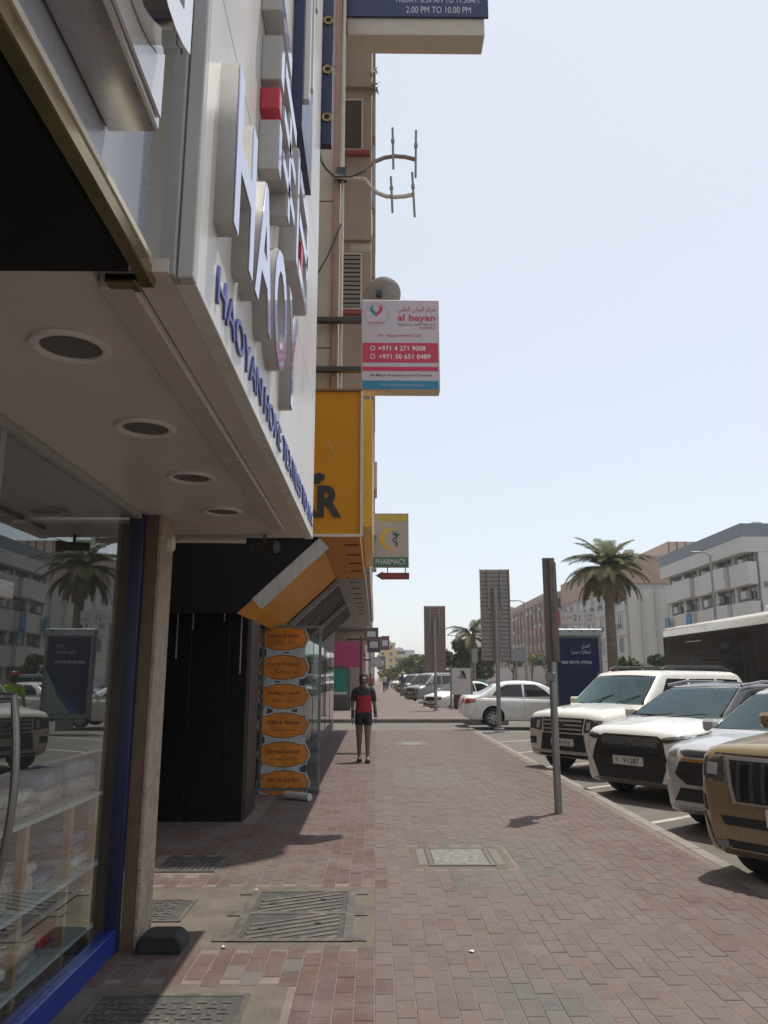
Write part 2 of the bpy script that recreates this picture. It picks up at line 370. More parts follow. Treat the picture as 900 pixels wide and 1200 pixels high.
cover_plate('twin cast iron cover with slanted ribs in a sandy concrete patch', -0.92, -0.14, 5.2, 6.36, 'ribbed')
cover_plate('iron access cover with basket weave tread and round lid ring', -1.42, -0.64, 3.55, 4.4, 'basket')
cover_plate('weathered square cover with stone infill and black edge joint', 0.47, 1.05, 7.13, 7.83, 'rubble')
cover_plate('iron drain grate with slim bars beside the black granite wall', -1.86, -1.36, 6.96, 7.46, 'grate')
cover_plate('small worn cover with diamond tread behind the rubber wheel stop', -1.68, -1.3, 5.6, 6.12, 'basket')
cover_plate('narrow dusty cover plate far along the brick pavement', 0.6, 1.2, 19.1, 20.1, 'rubble')
# far pavement beyond the side road
farp = struct(MB().prism([(-14, 28.7), (4.8, 28.7), (4.8, 37.6), (4.3, 38.1), (2.45, 38.4), (2.45, 300), (-14, 300)], 'xy', -0.125, 0.11).build('far_pavement', mat('far_paving', (0.145, 0.112, 0.104), 0.9, var=0.15, scale=1.0, dirt=0.5, dscale=0.3, dcol=(0.15, 0.11, 0.10))))
for k in range(18):
    x0 = -13.2 + k * 1.0
    MB().bb(x0 + 0.01, x0 + 0.99, 28.52, 28.69, -0.12, 0.117).build('kerb_stone', mat('dark_kerb', (0.16, 0.14, 0.13), 0.9, var=0.3, scale=5), farp, bevel=0.015)
for k in range(6): MB().bb(3.2 + k * 1.05, 3.75 + k * 1.05, 25.0, 25.14, -0.1, -0.0965).build('give_way_dash', whitepaint, None)['kind'] = 'structure'
# parking lines
for k in range(-1, 6):
    y0 = 9.6 + 2.88 * (k - 0); d = Vector((math.cos(R(35)), math.sin(R(35)))); 
    if y0 > 22: continue
    c = Vector((3.2, y0)) + d * 2.5
    struct(MB().box(c.x, c.y, -0.098, 5.0, 0.1, 0.004, R(35)).build('parking_line', whitepaint))
for k in range(14):
    y0 = 38 + k * 2.88; c = Vector((5.1, y0)) + Vector((math.cos(R(35)), math.sin(R(35)))) * 2.5
    struct(MB().box(c.x, c.y, -0.098, 5.0, 0.1, 0.004, R(35)).build('parking_line', whitepaint))
median = struct(MB().bb(12.2, 13.6, 30, 200, -0.12, 0.05).build('median', concrete))
struct(MB().bb(19.0, 60, 10, 400, -0.128, 0.02).build('opposite_pavement', mat('opp_paving', (0.3, 0.27, 0.24), 0.9, var=0.15, scale=1)))
# ================================================================ left side: shops and building
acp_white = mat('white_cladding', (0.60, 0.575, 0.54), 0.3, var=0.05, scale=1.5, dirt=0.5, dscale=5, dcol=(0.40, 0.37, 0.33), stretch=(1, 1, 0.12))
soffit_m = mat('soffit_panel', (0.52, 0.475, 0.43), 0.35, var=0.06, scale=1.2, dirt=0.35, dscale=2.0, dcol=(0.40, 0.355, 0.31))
alu = mat('grey_trim', (0.30, 0.30, 0.29), 0.4, var=0.08, scale=6, dirt=0.3, dscale=4, dcol=(0.2, 0.19, 0.17))
brass = mat('brass_trim', (0.26, 0.19, 0.085), 0.2, metal=1.0, var=0.25, scale=5)
cream = mat('cream_strip', (0.55, 0.50, 0.40), 0.4, var=0.1)
blackacp = mat('black_gloss_panel', (0.007, 0.006, 0.006), 0.55, var=0.2, scale=3, spec=0.15)
greyblue = mat('grey_blue_panel', (0.34, 0.36, 0.41), 0.3, var=0.06, scale=2)
steel = mat('brushed_steel', (0.50, 0.48, 0.46), 0.28, metal=0.9, var=0.1, scale=6, stretch=(1, 1, 12))
chrome = mat('chrome', (0.75, 0.74, 0.72), 0.07, metal=1.0)
letter_side = mat('letter_side', (0.40, 0.385, 0.37), 0.45, var=0.08, scale=5, dirt=0.3, dscale=8, dcol=(0.25, 0.22, 0.2))
letter_blue = mat('letter_blue_face', (0.34, 0.37, 0.62), 0.12, var=0.05, spec=0.9, coat=0.6)
letter_navy = mat('letter_navy', (0.07, 0.09, 0.30), 0.35, var=0.1)
redacr = mat('red_acrylic', (0.45, 0.015, 0.045), 0.3, var=0.08)
bluealu = mat('blue_frame', (0.012, 0.032, 0.22), 0.38, var=0.2, scale=3, dirt=0.35, dscale=3, dcol=(0.05, 0.06, 0.12))
stonecol = mat('rough_lit_render', (0.34, 0.27, 0.21), 0.95, var=0.25, scale=14, bump=0.9, bscale=45, dirt=0.5, dscale=5, dcol=(0.18, 0.13, 0.09))
browncol = mat('brown_shade_render', (0.13, 0.085, 0.055), 0.9, var=0.25, scale=8, bump=0.3)
dark_in = mat('shop_interior', (0.16, 0.15, 0.145), 0.8, var=0.1)
granite = mat('black_granite', (0.006, 0.005, 0.006), 0.3, var=0.5, scale=60, spec=0.22, dirt=0.4, dscale=50, dcol=(0.03, 0.028, 0.03))
shopglass = glass_mat('shop_glass', (0.92, 0.95, 0.94), 0.03, 1.9)
beige = mat('beige_render', (0.42, 0.35, 0.27), 0.85, var=0.1, scale=1.2, dirt=0.45, dscale=1.0, dcol=(0.26, 0.2, 0.15), stretch=(1, 1, 0.35), bump=0.1)
beige2 = mat('brown_beige_render', (0.34, 0.265, 0.215), 0.85, var=0.12, scale=1.2, dirt=0.5, dscale=0.9, dcol=(0.2, 0.145, 0.115), stretch=(1, 1, 0.35), bump=0.1)
palebeam = mat('pale_pipe', (0.52, 0.46, 0.38), 0.7, var=0.12, scale=3)
redsill = mat('red_sill', (0.28, 0.05, 0.05), 0.7, var=0.15)
yellow = mat('amber_panel', (0.54, 0.225, 0.014), 0.5, spec=0.12, var=0.06, scale=1.5, dirt=0.25, dscale=2, dcol=(0.42, 0.17, 0.01))
yellow2 = mat('yellow_panel', (0.65, 0.38, 0.015), 0.35, var=0.06, scale=1.5)
navy = mat('navy_panel', (0.008, 0.016, 0.075), 0.3, var=0.1)
marble = mat('grey_marble', (0.40, 0.38, 0.36), 0.4, var=0.35, scale=5, stretch=(3, 1, 0.6), dirt=0.5, dscale=5, dcol=(0.16, 0.14, 0.13))
darkmetal = mat('dark_metal', (0.03, 0.028, 0.026), 0.5, var=0.2)
galv = mat('galvanised', (0.24, 0.235, 0.23), 0.5, metal=0.5, var=0.2, scale=9, dirt=0.4, dscale=7, dcol=(0.13, 0.11, 0.1))
blackrub = mat('black_rubber', (0.02, 0.02, 0.02), 0.8, var=0.3, scale=9, dirt=0.4, dscale=5, dcol=(0.08, 0.07, 0.06))
lampglass = mat('frosted_lens', (0.10, 0.092, 0.085), 0.45, var=0.1)
wood = mat('pale_wood', (0.33, 0.21, 0.11), 0.55, var=0.2, scale=4, stretch=(6, 6, 0.6))

# ---------------- neighbour shop nearest the camera
t = thing('shop', 'shop front with brass edged black canopy and steel channel lettering overhead', 'shop', (-1.6, 0, 0))
MB().bb(-3.2, -0.66, -3.0, 1.875, 2.655, 2.75).build('soffit', blackacp, t)
MB().bb(-0.64, -0.602, -3.0, 1.93, 2.636, 2.682).build('brass_edge', brass, t, bevel=0.004)
MB().bb(-0.618, -0.598, -3.0, 1.86, 2.684, 2.702).build('cream_strip', cream, t)
for y0, y1 in ((-3.0, -0.8), (-0.795, 0.6), (0.605, 1.875)): MB().bb(-0.70, -0.62, y0, y1, 2.703, 6.5).build('fascia_panel', greyblue, t)
tr = MB().bb(-0.617, -0.50, -3.0, 1.55, 2.82, 3.75).build('sign_tray', steel, t, bevel=0.006)
MB().bb(-0.499, -0.492, -2.98, 1.53, 2.845, 3.73).build('tray_face', mat('tray_face', (0.6, 0.6, 0.62), 0.2, metal=0.3, var=0.05), t)
text('channel_letter', 'G', chrome, (-0.49, 1.27, 3.22), 0.42, 0.6, FACE_X, t, depth=0.07)
text('channel_letter', 'N', chrome, (-0.49, 0.72, 3.22), 0.42, 0.6, FACE_X, t, depth=0.07)
MB().bb(-3.2, -1.60, -3.0, -2.9, 0, 2.65).build('wall', dark_in, t)

# ---------------- textile shop: tall white fascia, soffit with downlights, glazed front
t = thing('shop', 'textile shop front with tall white lettered fascia, soffit lights and blue framed glass', 'shop', (-1.57, 3.5, 0))
SH = t
zrow = [2.66, 3.75, 5.1, 6.45, 7.8]; ycol = [1.96, 3.35, 4.7, 6.0]
for i in range(4):
    for j in range(3):
        MB().bb(-0.56, -0.50, ycol[j] + 0.003, ycol[j+1] - 0.003, zrow[i] + 0.003, zrow[i+1] - 0.003).build('fascia_panel', acp_white, t, bevel=0.0025)
MB().bb(-0.60, -0.562, 1.95, 5.99, 2.70, 7.8).build('fascia_backing', alu, t)
MB().bb(-0.59, -0.545, 1.90, 1.958, 2.662, 7.8).build('end_trim', alu, t, bevel=0.004)
MB().bb(-0.543, -0.498, 1.915, 1.957, 2.661, 7.8).build('end_trim', mat('end_trim_pale', (0.40, 0.40, 0.385), 0.4, var=0.08, dirt=0.3, dscale=4, dcol=(0.25,0.24,0.22)), t, bevel=0.004)
MB().bb(-3.2, -0.56, 5.94, 6.0, 2.72, 7.8).build('end_wall', acp_white, t)
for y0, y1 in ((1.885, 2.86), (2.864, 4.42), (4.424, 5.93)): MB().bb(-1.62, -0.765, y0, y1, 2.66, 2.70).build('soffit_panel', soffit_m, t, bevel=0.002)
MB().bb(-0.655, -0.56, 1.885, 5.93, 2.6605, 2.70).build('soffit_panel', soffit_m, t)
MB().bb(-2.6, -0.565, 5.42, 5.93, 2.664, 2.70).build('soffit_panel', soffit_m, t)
for y0, y1 in ((1.93, 3.6), (3.62, 4.45), (4.47, 5.5)):       # drip channel
    MB().bb(-0.76, -0.66, y0, y1, 2.634, 2.70).build('soffit_channel', mat('soffit_channel', (0.43, 0.385, 0.34), 0.35, var=0.08), t, bevel=0.006)
MB().bb(-0.73, -0.645, 1.89, 1.955, 2.635, 2.66).build('bracket', brass, t, bevel=0.004)
dl = []
for k, y in enumerate((2.36, 3.2, 4.05, 4.92)):
    M = Matrix.Translation((-1.0, y, 2.659))
    o = MB().lathe([(0.130, 0.0), (0.127, -0.012), (0.115, -0.016), (0.098, -0.009), (0.092, 0.03)], 32, M).build('downlight_rim', mat('downlight_rim', (0.58, 0.55, 0.51), 0.35, var=0.06), t, smooth=True, angle=50)
    MB().lathe([(0.0, -0.003), (0.05, -0.004), (0.097, -0.002)], 32, M).build('downlight_lens', lampglass, t, smooth=True)
# lettering
for i, (ch, y0, y1) in enumerate((('H', 2.12, 2.49), ('A', 2.54, 2.98), ('O', 3.04, 3.5), ('Y', 3.56, 4.0))):
    c = (-0.50, (y0 + y1) / 2, 3.245)
    text('channel_letter', ch, letter_side, c, y1 - y0, 0.57, FACE_X, t, depth=0.058, bold=0.02)
    text('letter_face', ch, letter_blue, (-0.4405, c[1], c[2]), (y1 - y0) * 0.985, 0.562, FACE_X, t, depth=0.004, bold=0.018)
y = 2.2
for wd, w in (('HAOYAN', 0.95), ('HOME', 0.62), ('TEXTILES', 1.0), ('TRD.', 0.42), ('L.L.C', 0.4)):
    text('small_lettering', wd, letter_navy, (-0.499, y + w / 2, 2.80), w, 0.125, FACE_X, t, depth=0.008); y += w + 0.08
# upper row: block characters with bold strokes
def strokes(y0, w, z0, h, bars, red=()):
    for k, (a, b, c, d) in enumerate(bars):
        MB().bb(-0.50, -0.415, y0 + a * w, y0 + b * w, z0 + c * h, z0 + d * h).build('character_stroke', redacr if k in red else letter_side, t, bevel=0.004)
        if k not in red: MB().bb(-0.4145, -0.411, y0 + a * w + 0.004, y0 + b * w - 0.004, z0 + c * h + 0.004, z0 + d * h - 0.004).build('stroke_face', letter_blue, t)
strokes(2.85, 0.62, 3.68, 0.66, [(0.0, 0.16, 0.66, 1.0), (0, 0.12, 0.44, 0.60), (0, 0.14, 0, 0.36), (0.22, 1, 0.86, 1), (0.22, 1, 0.52, 0.64), (0.22, 1.0, 0.18, 0.3), (0.55, 0.68, 0, 0.84)], (1,))
strokes(3.58, 0.62, 3.68, 0.66, [(0, 0.14, 0.0, 1.0), (0.2, 1, 0.8, 0.95), (0.2, 1, 0.42, 0.56), (0.2, 1, 0.0, 0.14), (0.86, 1, 0.14, 0.8), (0.45, 0.6, 0.14, 0.42)], (5,))
strokes(2.75, 0.5, 4.38, 0.2, [(0.1, 0.9, 0.2, 0.8)])
# glazing: blue frame, panes, door pull
for y0, y1 in ((-2.9, 0.55), (0.60, 3.10), (3.15, 5.0)):
    MB().bb(-1.585, -1.573, y0, y1, 0.13, 2.655).build('glass_pane', shopglass, t)
for yy in (0.575, ): MB().bb(-1.60, -1.56, yy - 0.025, yy + 0.025, 0.13, 2.655).build('frame_post', bluealu, t)
MB().bb(-1.587, -1.571, 3.102, 3.148, 0.13, 2.655).build('pane_joint', alu, t)
MB().bb(-1.63, -1.535, -2.9, 5.0, 0.0, 0.13).build('bottom_rail', bluealu, t, bevel=0.005)
MB().bb(-1.63, -1.53, 5.0, 5.06, 0.0, 2.655).build('frame_post', mat('navy_frame', (0.006, 0.010, 0.05), 0.4, var=0.2), t, bevel=0.004)
MB().bb(-1.60, -1.545, -2.9, 4.998, 2.62, 2.657).build('head_rail', alu, t)
h = []
for k in range(13):
    a = k / 12; h.append((-1.50 + 0.035 * math.sin(math.pi * a) , 3.30, 0.78 + 0.74 * a))
MB().tube([(-1.575, 3.30, 0.78)] + h + [(-1.575, 3.30, 1.52)], 0.017, 10).build('door_pull', mat('pull_steel', (0.22, 0.21, 0.2), 0.3, metal=0.8), t, smooth=True)
MB().bb(-1.567, -1.545, 3.16, 3.30, 1.92, 2.0).build('patch_fitting', steel, t, bevel=0.006)
MB().bb(-1.567, -1.545, 3.0, 3.10, 2.05, 2.09).build('patch_fitting', steel, t, bevel=0.006)
# column: brown front, rough pale side; shade and street light put into their colours
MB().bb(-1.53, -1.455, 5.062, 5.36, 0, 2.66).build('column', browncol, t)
MB().bb(-1.4545, -1.425, 5.065, 5.36, 0, 2.66).build('column_lit_face', stonecol, t, bevel=0.006)
MB().lathe([(0.0, 0.03), (0.055, 0.03), (0.06, 0.0)], 16, Matrix.Translation((-1.425, 5.25, 2.5)) @ Matrix.Rotation(R(90), 4, 'Y')).build('junction_box', cream, t)
# interior
MB().bb(-6.0, -1.64, -2.9, 5.36, -0.1, 0.02).build('shop_floor', mat('shop_floor', (0.25, 0.23, 0.21), 0.35, var=0.1), t)
MB().bb(-6.1, -6.0, -2.9, 5.4, 0, 2.66).build('back_wall', dark_in, t)
MB().bb(-6.0, -1.64, 5.361, 5.42, 0, 2.66).build('side_wall', dark_in, t)
MB().bb(-6.0, -1.63, -2.9, 5.36, 2.705, 2.75).build('shop_ceiling', soffit_m, t)
MB().bb(-6.0, -0.70, -3.0, 6.0, 7.81, 7.9).build('roof_slab', concrete, t)
# display shelf with goods behind the glass
sh = thing('display_shelf', 'pale wooden display shelf with glass boards inside the shop window', 'shelf', (-1.85, 4.0, 0.02))
for y in (2.6, 3.35, 3.98, 4.55, 4.93):
    for x in (-1.70, -2.1): MB().bb(x - 0.02, x + 0.02, y - 0.022, y + 0.022, 0.02, 0.92).build('post', wood, sh)
frost = mat('frosted_board', (0.42, 0.47, 0.46), 0.2, var=0.05)
for z in (0.16, 0.5, 0.9): MB().bb(-2.13, -1.66, 2.55, 4.96, z, z + 0.022).build('board', frost, sh)
rg = random.Random(5)
goods_m = [mat('packet_%s' % n, c, 0.25, var=0.25, scale=9, bump=0.5, bscale=12) for n, c in (('white', (0.5, 0.5, 0.48)), ('grey', (0.25, 0.26, 0.27)), ('beige', (0.36, 0.31, 0.25)), ('blue', (0.16, 0.22, 0.3)))]
redpk = mat('packet_red', (0.35, 0.03, 0.045), 0.3, var=0.25, scale=9, bump=0.5, bscale=12)
names = ['white', 'grey', 'beige', 'blue']
where = {0.182: 'lowest', 0.522: 'middle', 0.922: 'top'}
for z in (0.182, 0.522, 0.922):
    y = 2.75; k = 0
    while y < 4.75:
        w = rg.uniform(0.3, 0.42); zz = z; n = rg.choice((1, 2, 2, 3)) if z < 0.9 else rg.choice((1, 2))
        for q in range(n):
            hh = rg.uniform(0.05, 0.1); mi = rg.randrange(4); isred = z < 0.3 and 4.1 < y < 4.6
            if zz + hh > z + 0.29: break
            mb = MB().box(-1.88 + rg.uniform(-.03, .03), y + w / 2, zz + hh / 2, 0.3, w * 0.92, hh, rg.uniform(-.12, .12))
            me_ = mb.mesh('textile_packet', redpk if isred else goods_m[mi], bevel=min(0.02, hh * 0.3), smooth=True, angle=80)
            col = 'red' if isred else names[mi]
            tag(link('textile_packet', me_), '%s wrapped textile packet lying on the %s board of the window shelf' % (col, where[z]), 'packet', 'goods in the shop window')
            zz += hh
        y += w + rg.uniform(0.02, 0.08)
# rubber block at the column foot
tag(MB().prism([(-1.41, 0), (-1.14, 0), (-1.14, 0.06), (-1.18, 0.10), (-1.36, 0.10), (-1.41, 0.07)], 'xz', 4.98, 5.18).build('wheel_stop', blackrub, bevel=0.012), 'black rubber wheel stop block at the foot of the rough column', 'wheel stop')
# security camera
t = thing('security_camera', 'small dark bullet security camera on a pipe under the white soffit', 'camera', (-0.85, 5.80, 2.66))
MB().cyl((-0.85, 5.80, 2.66), (-0.85, 5.80, 2.60), 0.012).build('stem', darkmetal, t)
MB().cyl((-0.95, 5.84, 2.575), (-0.78, 5.74, 2.56), 0.032, 0.036, 14).build('body', darkmetal, t, smooth=True, angle=50)
MB().cyl((-0.785, 5.743, 2.56), (-0.745, 5.72, 2.555), 0.045, 0.045, 14).build('hood', darkmetal, t)
MB().tube([(-1.0, 5.83, 2.62), (-1.4, 5.84, 2.625), (-2.0, 5.84, 2.62)], 0.02, 8).build('conduit', cream, t)

# ---------------- black granite recess
t = thing('granite_wall', 'black granite entrance wall with thin vertical light strips in the recess', 'wall', (-2.0, 9.25, 0))
for k, (a, b) in enumerate(((-2.75, -2.18), (-2.176, -1.73), (-1.726, -1.5))):
    for z0, z1 in ((0.0, 1.19), (1.194, 2.39), (2.394, 3.6)):
        MB().bb(a, b, 9.24, 9.33, z0, z1).build('granite_slab', granite, t, bevel=0.002)
MB().bb(-2.75, -1.505, 9.332, 10.05, 0, 3.6).build('core', granite, t)
for z0, z1 in ((0.0, 1.19), (1.194, 2.6)): MB().bb(-1.504, -1.49, 9.335, 10.05, z0, z1).build('granite_slab', mat('dark_brown_granite', (0.025, 0.018, 0.016), 0.45, var=0.4, scale=40), t)
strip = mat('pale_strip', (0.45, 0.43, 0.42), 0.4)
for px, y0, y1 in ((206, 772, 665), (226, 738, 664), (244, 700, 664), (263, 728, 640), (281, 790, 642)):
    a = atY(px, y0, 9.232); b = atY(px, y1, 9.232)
    MB().bb(a.x - 0.006, a.x + 0.006, 9.228, 9.239, a.z, b.z).build('vertical_strip', strip, t)  # thin pale upright strips set on the granite face
MB().bb(-1.515, -1.489, 9.225, 9.239, 0, 2.6).build('corner_trim', mat('corner_trim', (0.1, 0.09, 0.09), 0.3, metal=0.5), t)
MB().bb(-1.56, -1.43, 9.15, 9.238, 2.50, 2.63).build('meter_box', cream, t, bevel=0.006)
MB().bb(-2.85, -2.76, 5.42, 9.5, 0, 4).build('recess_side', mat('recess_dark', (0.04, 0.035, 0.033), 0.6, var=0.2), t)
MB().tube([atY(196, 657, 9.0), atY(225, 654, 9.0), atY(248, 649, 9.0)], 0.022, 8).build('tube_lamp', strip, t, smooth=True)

# ---------------- apartment building with shops below
t = thing('apartment_building', 'beige brown apartment block with red sills above the amber shop signs', 'building', (-2.5, 10, 0))
AP = t
MB().bb(-12, -0.52, 9.62, 10.4, 3.3, 24).build('wall', beige, t)
MB().bb(-12, -0.86, 10.401, 25.0, 3.3, 24).build('wall', beige, t)
MB().bb(-0.50, -0.46, 9.60, 9.75, 4.6, 24).build('corner_pipe', palebeam, t, bevel=0.01)
MB().bb(-0.60, -0.54, 9.56, 9.618, 4.6, 24).build('corner_pipe', mat('reddish_pipe', (0.3, 0.16, 0.13), 0.7, var=0.2), t, bevel=0.01)
for z in (5.9, 8.1, 10.3, 12.5): MB().bb(-3, -0.605, 9.612, 9.619, z, z + 0.012).build('joint_line', browncol, t)
# stepped bay facing the camera, x up to -0.1
MB().bb(-0.855, -0.10, 12.6, 25.0, 3.3, 24).build('bay_wall', beige2, t)
lattice_m = mat('lattice', (0.11, 0.10, 0.095), 0.6, var=0.2)
def bay_window(z0, z1, kind):
    w = MB().bb(-0.70, -0.26, 12.57, 12.599, z0, z1).build('window', mat('window_void', (0.03, 0.03, 0.032), 0.25), t)
    fr = MB()
    for a, b, c, d in ((-0.71, -0.68, z0, z1), (-0.285, -0.255, z0, z1), (-0.679, -0.286, z1 - 0.03, z1), (-0.679, -0.286, z0, z0 + 0.03)): fr.bb(a, b, 12.54, 12.569, c, d)
    fr.build('frame', palebeam, w)
    mb = MB()
    if kind == 'lattice':
        n = 11; L = 0.2
        for k in range(-14, n + 14):
            for sg in (1, -1):
                x0 = -0.68 + (k * 0.045); zA = z0 + 0.03; zB = z1 - 0.03; hgt = zB - zA
                pts = []
                for s in (0.0, 1.0):
                    pts.append((x0 + sg * (s * hgt) * 0.5, zA + s * hgt))
                (xa, za), (xb, zb) = pts
                def clipx(xa, za, xb, zb):
                    lo, hi = -0.679, -0.286; t0, t1 = 0., 1.; dx = xb - xa
                    for bound, s in ((lo, 1), (hi, -1)):
                        q = (bound - xa) / dx
                        if s * dx > 0: t0 = max(t0, q)
                        else: t1 = min(t1, q)
                    return (t0, t1)
                t0, t1 = clipx(xa, za, xb, zb)
                if t1 - t0 < 0.02: continue
                p0 = Vector((xa + (xb - xa) * t0, 12.556, za + (zb - za) * t0)); p1 = Vector((xa + (xb - xa) * t1, 12.556, za + (zb - za) * t1))
                mb.cyl(p0, p1, 0.007, n=4, cap=False)
        mb.build('lattice', lattice_m, w)
    else:
        k = 0; z = z0 + 0.05
        while z < z1 - 0.06:
            MB().bb(-0.679, -0.286, 12.545, 12.56, z, z + 0.055).build('louvre', mat('louvre', (0.2, 0.19, 0.175), 0.6, var=0.1), w); z += 0.085
    MB().bb(-0.85, -0.12, 12.5, 12.599, z0 - 0.1, z0 - 0.02).build('sill', redsill, w)
for z0, z1, kd in ((7.95, 9.05, 'louvre'), (11.15, 12.25, 'lattice'), (14.5, 15.6, 'lattice'), (5.0, 6.0, 'louvre')): bay_window(z0, z1, kd)
for z in (9.3, 12.5, 15.8): MB().bb(-0.85, -0.09, 12.52, 12.598, z, z + 0.08).build('ledge', beige2, t)
for k in range(5): MB().bb(-0.47 + k * 0.075, -0.40 + k * 0.075, 12.592, 12.599, 9.1, 9.27).build('tile', mat('tile_cream', (0.42, 0.35, 0.28), 0.5, var=0.1), t)
# street face clutter: balconies along the facade, seen end on
for k in range(6):
    for z in (6.2, 9.4, 12.6, 15.8):
        y = 14 + k * 1.8
        MB().bb(-0.1, -0.03 , y, y + 1.0, z, z + 0.9).build('balcony', beige2, t)
for y, z in ((13.4, 4.9), (15.2, 5.3), (17.5, 4.8), (20.0, 5.2), (22.5, 4.7)): MB().bb(-0.1, 0.02, y, y + 0.7, z, z + 0.5).build('air_conditioner', palebeam, t)
MB().bb(-12, -1.32, 12.0, 25.0, 0, 3.3).build('shop_wall', mat('shop_wall', (0.1, 0.09, 0.085), 0.5, var=0.2), t)
MB().bb(-12, -2.76, 6.05, 12.0, 0, 9).build('rear_wall', beige2, t)
for k in range(6): MB().bb(-1.318, -1.30, 12.4 + k * 2.05, 14.2 + k * 2.05, 0.3, 2.3).build('shop_window', mat('dim_shop_glass', (0.03, 0.035, 0.04), 0.05), t)
MB().bb(-12, 0.0, 30, 30.1, -0.1, 0).build('step', concrete, t) if False else None
# amber sign box with A R lettering
t = thing('sign_box', 'amber sign box with white trim and black lettering over the recess', 'sign', (-1.0, 8.4, 3.1))
MB().bb(-3.2, -0.175, 8.32, 12.0, 3.1, 4.82).build('box', yellow, t)
MB().bb(-3.2, -0.172, 8.29, 8.319, 3.10, 3.13).build('trim', cream, t)
MB().bb(-0.172, -0.145, 8.288, 8.32, 3.10, 4.82).build('trim', cream, t)
MB().bb(-3.2, -0.15, 8.285, 8.32, 4.79, 4.815).build('trim', mat('brown_edge', (0.2, 0.1, 0.03), 0.5), t)
MB().bb(-0.17, -0.04, 9.0, 12.4, 3.35, 4.95).build('side_panel', yellow2, t)
blk = mat('black_letter', (0.012, 0.012, 0.012), 0.4)
a = atY(380, 587, 8.3); text('lettering', 'BAR', blk, (a.x - 0.20, 8.318, a.z), 0.78, 0.36, FACE_CAM, t, depth=0.02, bold=0.035)
a = atY(374, 560, 8.3); MB().prism([(a.x - 0.2, a.z), (a.x, a.z + 0.06), (a.x + 0.06, a.z + 0.04), (a.x + 0.06, a.z - 0.01), (a.x, a.z - 0.06), (a.x - 0.15, a.z - 0.07)], 'xz', 8.30, 8.318).build('emblem', blk, t)
for k in range(4): MB().bb(-0.36, -0.20, 8.8 + k * 0.75, 8.84 + k * 0.75, 3.088, 3.099).build('soffit_slot', blk, t)
MB().cyl((-0.45, 8.30, 4.0), (-0.52, 8.0, 4.1), 0.006, n=6).build('loose_wire', cream, t)
# sloped undersides (wedge canopies) with end boards
def wedge(label, y0, y1, under, board, xo=-0.62, zi=2.42):
    t = thing('canopy', label, 'canopy', (-1.0, y0, zi))
    MB().prism([(xo, 3.095), (-1.34, zi), (-1.34, 3.095)] if under is not yellow else [(xo, 3.095), (-1.50, 2.27), (-1.50, 3.095)], 'xz', y0 + 0.06, y1).build('underside', under, t)
    d = Vector((-1.34 - xo, zi - 3.095)).normalized(); n = Vector((-d.y, d.x)); n = n if n.x > 0 else -n
    a = Vector((xo, 3.095)); b = Vector((-1.34, zi)); q = 0.15 if under is yellow else 0.08
    MB().prism([a, b, b + n * q - Vector((0, 0.0)), a + n * q], 'xz', y0, y0 + 0.055).build('end_board', board, t, bevel=0.004)
    MB().prism([(xo, 3.095), (-1.34, zi), (-2.74, zi), (-2.74, 3.095)] if under is not yellow else [(xo, 3.095), (-1.50, 2.27), (-2.74, 2.27), (-2.74, 3.095)], 'xz', y0 + 0.02, y0 + 0.058).build('end_panel', blackacp, t)
wedge('amber sloped canopy underside with grey marbled end board beside the recess', 8.33, 11.9, yellow, marble)
wedge('dark sloped canopy underside with pale end board past the amber one', 12.05, 15.6, blackacp, alu)
wedge('dark sloped canopy with slim pale end board near the teal kiosk', 15.8, 19.5, blackacp, alu)
# grey sign box further on
t = thing('sign_box', 'grey panelled sign box with slotted underside past the amber one', 'sign', (-1.0, 12.1, 3.1))
for k in range(6): MB().bb(-3.0, -0.16, 12.05 + k * 2.0, 14.03 + k * 2.0, 3.10, 4.6).build('panel', mat('grey_sign', (0.30, 0.27, 0.24), 0.5, var=0.12), t)
for k in range(8): MB().bb(-0.42, -0.26, 12.4 + k * 0.9, 12.45 + k * 0.9, 3.09, 3.099).build('soffit_slot', blk, t)

# ---------------- projecting signs and fittings
signw = mat('sign_white', (0.50, 0.44, 0.47), 0.35, var=0.05)
signred = mat('sign_red', (0.50, 0.02, 0.07), 0.35); signteal = mat('sign_teal', (0.01, 0.20, 0.32), 0.35)
t = thing('projecting_sign', 'pink white medical centre sign box with red and blue bands on black bars', 'sign', (0.3, 9.5, 5.15))
x0, x1, z0, z1 = -0.20, 0.83, 5.22, 6.50; Y = 9.40
MB().bb(x0, x1, Y, Y + 0.2, z0, z1).build('box', mat('sign_case', (0.45, 0.40, 0.33), 0.4, var=0.06), t, bevel=0.01)
MB().bb(x0 + 0.015, x1 - 0.015, Y - 0.008, Y - 0.001, z0 + 0.02, z1 - 0.02).build('face', signw, t)
def band(n, m, u0, u1, w0, w1, d=0.011): 
    return MB().bb(x0 + (x1 - x0) * u0, x0 + (x1 - x0) * u1, Y - d, Y - 0.0085, z1 - (z1 - z0) * w1, z1 - (z1 - z0) * w0).build(n, m, t)
band('band', signred, 0.02, 0.98, 0.485, 0.70); band('band', signred, 0.02, 0.98, 0.745, 0.79); band('band', signteal, 0.02, 0.98, 0.895, 0.985)
def st(s, m, u, w, wd, ht, **k): text('lettering', s, m, (x0 + (x1 - x0) * u, Y - 0.0125, z1 - (z1 - z0) * w), wd, ht, FACE_CAM, t, **k)
white = mat('letter_white', (0.75, 0.73, 0.72), 0.4)
dkgrey = mat('letter_grey', (0.08, 0.07, 0.08), 0.4)
st(arabic('مركز البيان الطبي'), signred, 0.71, 0.12, 0.50, 0.10)
st('al bayan', signred, 0.71, 0.215, 0.50, 0.115, bold=0.02)
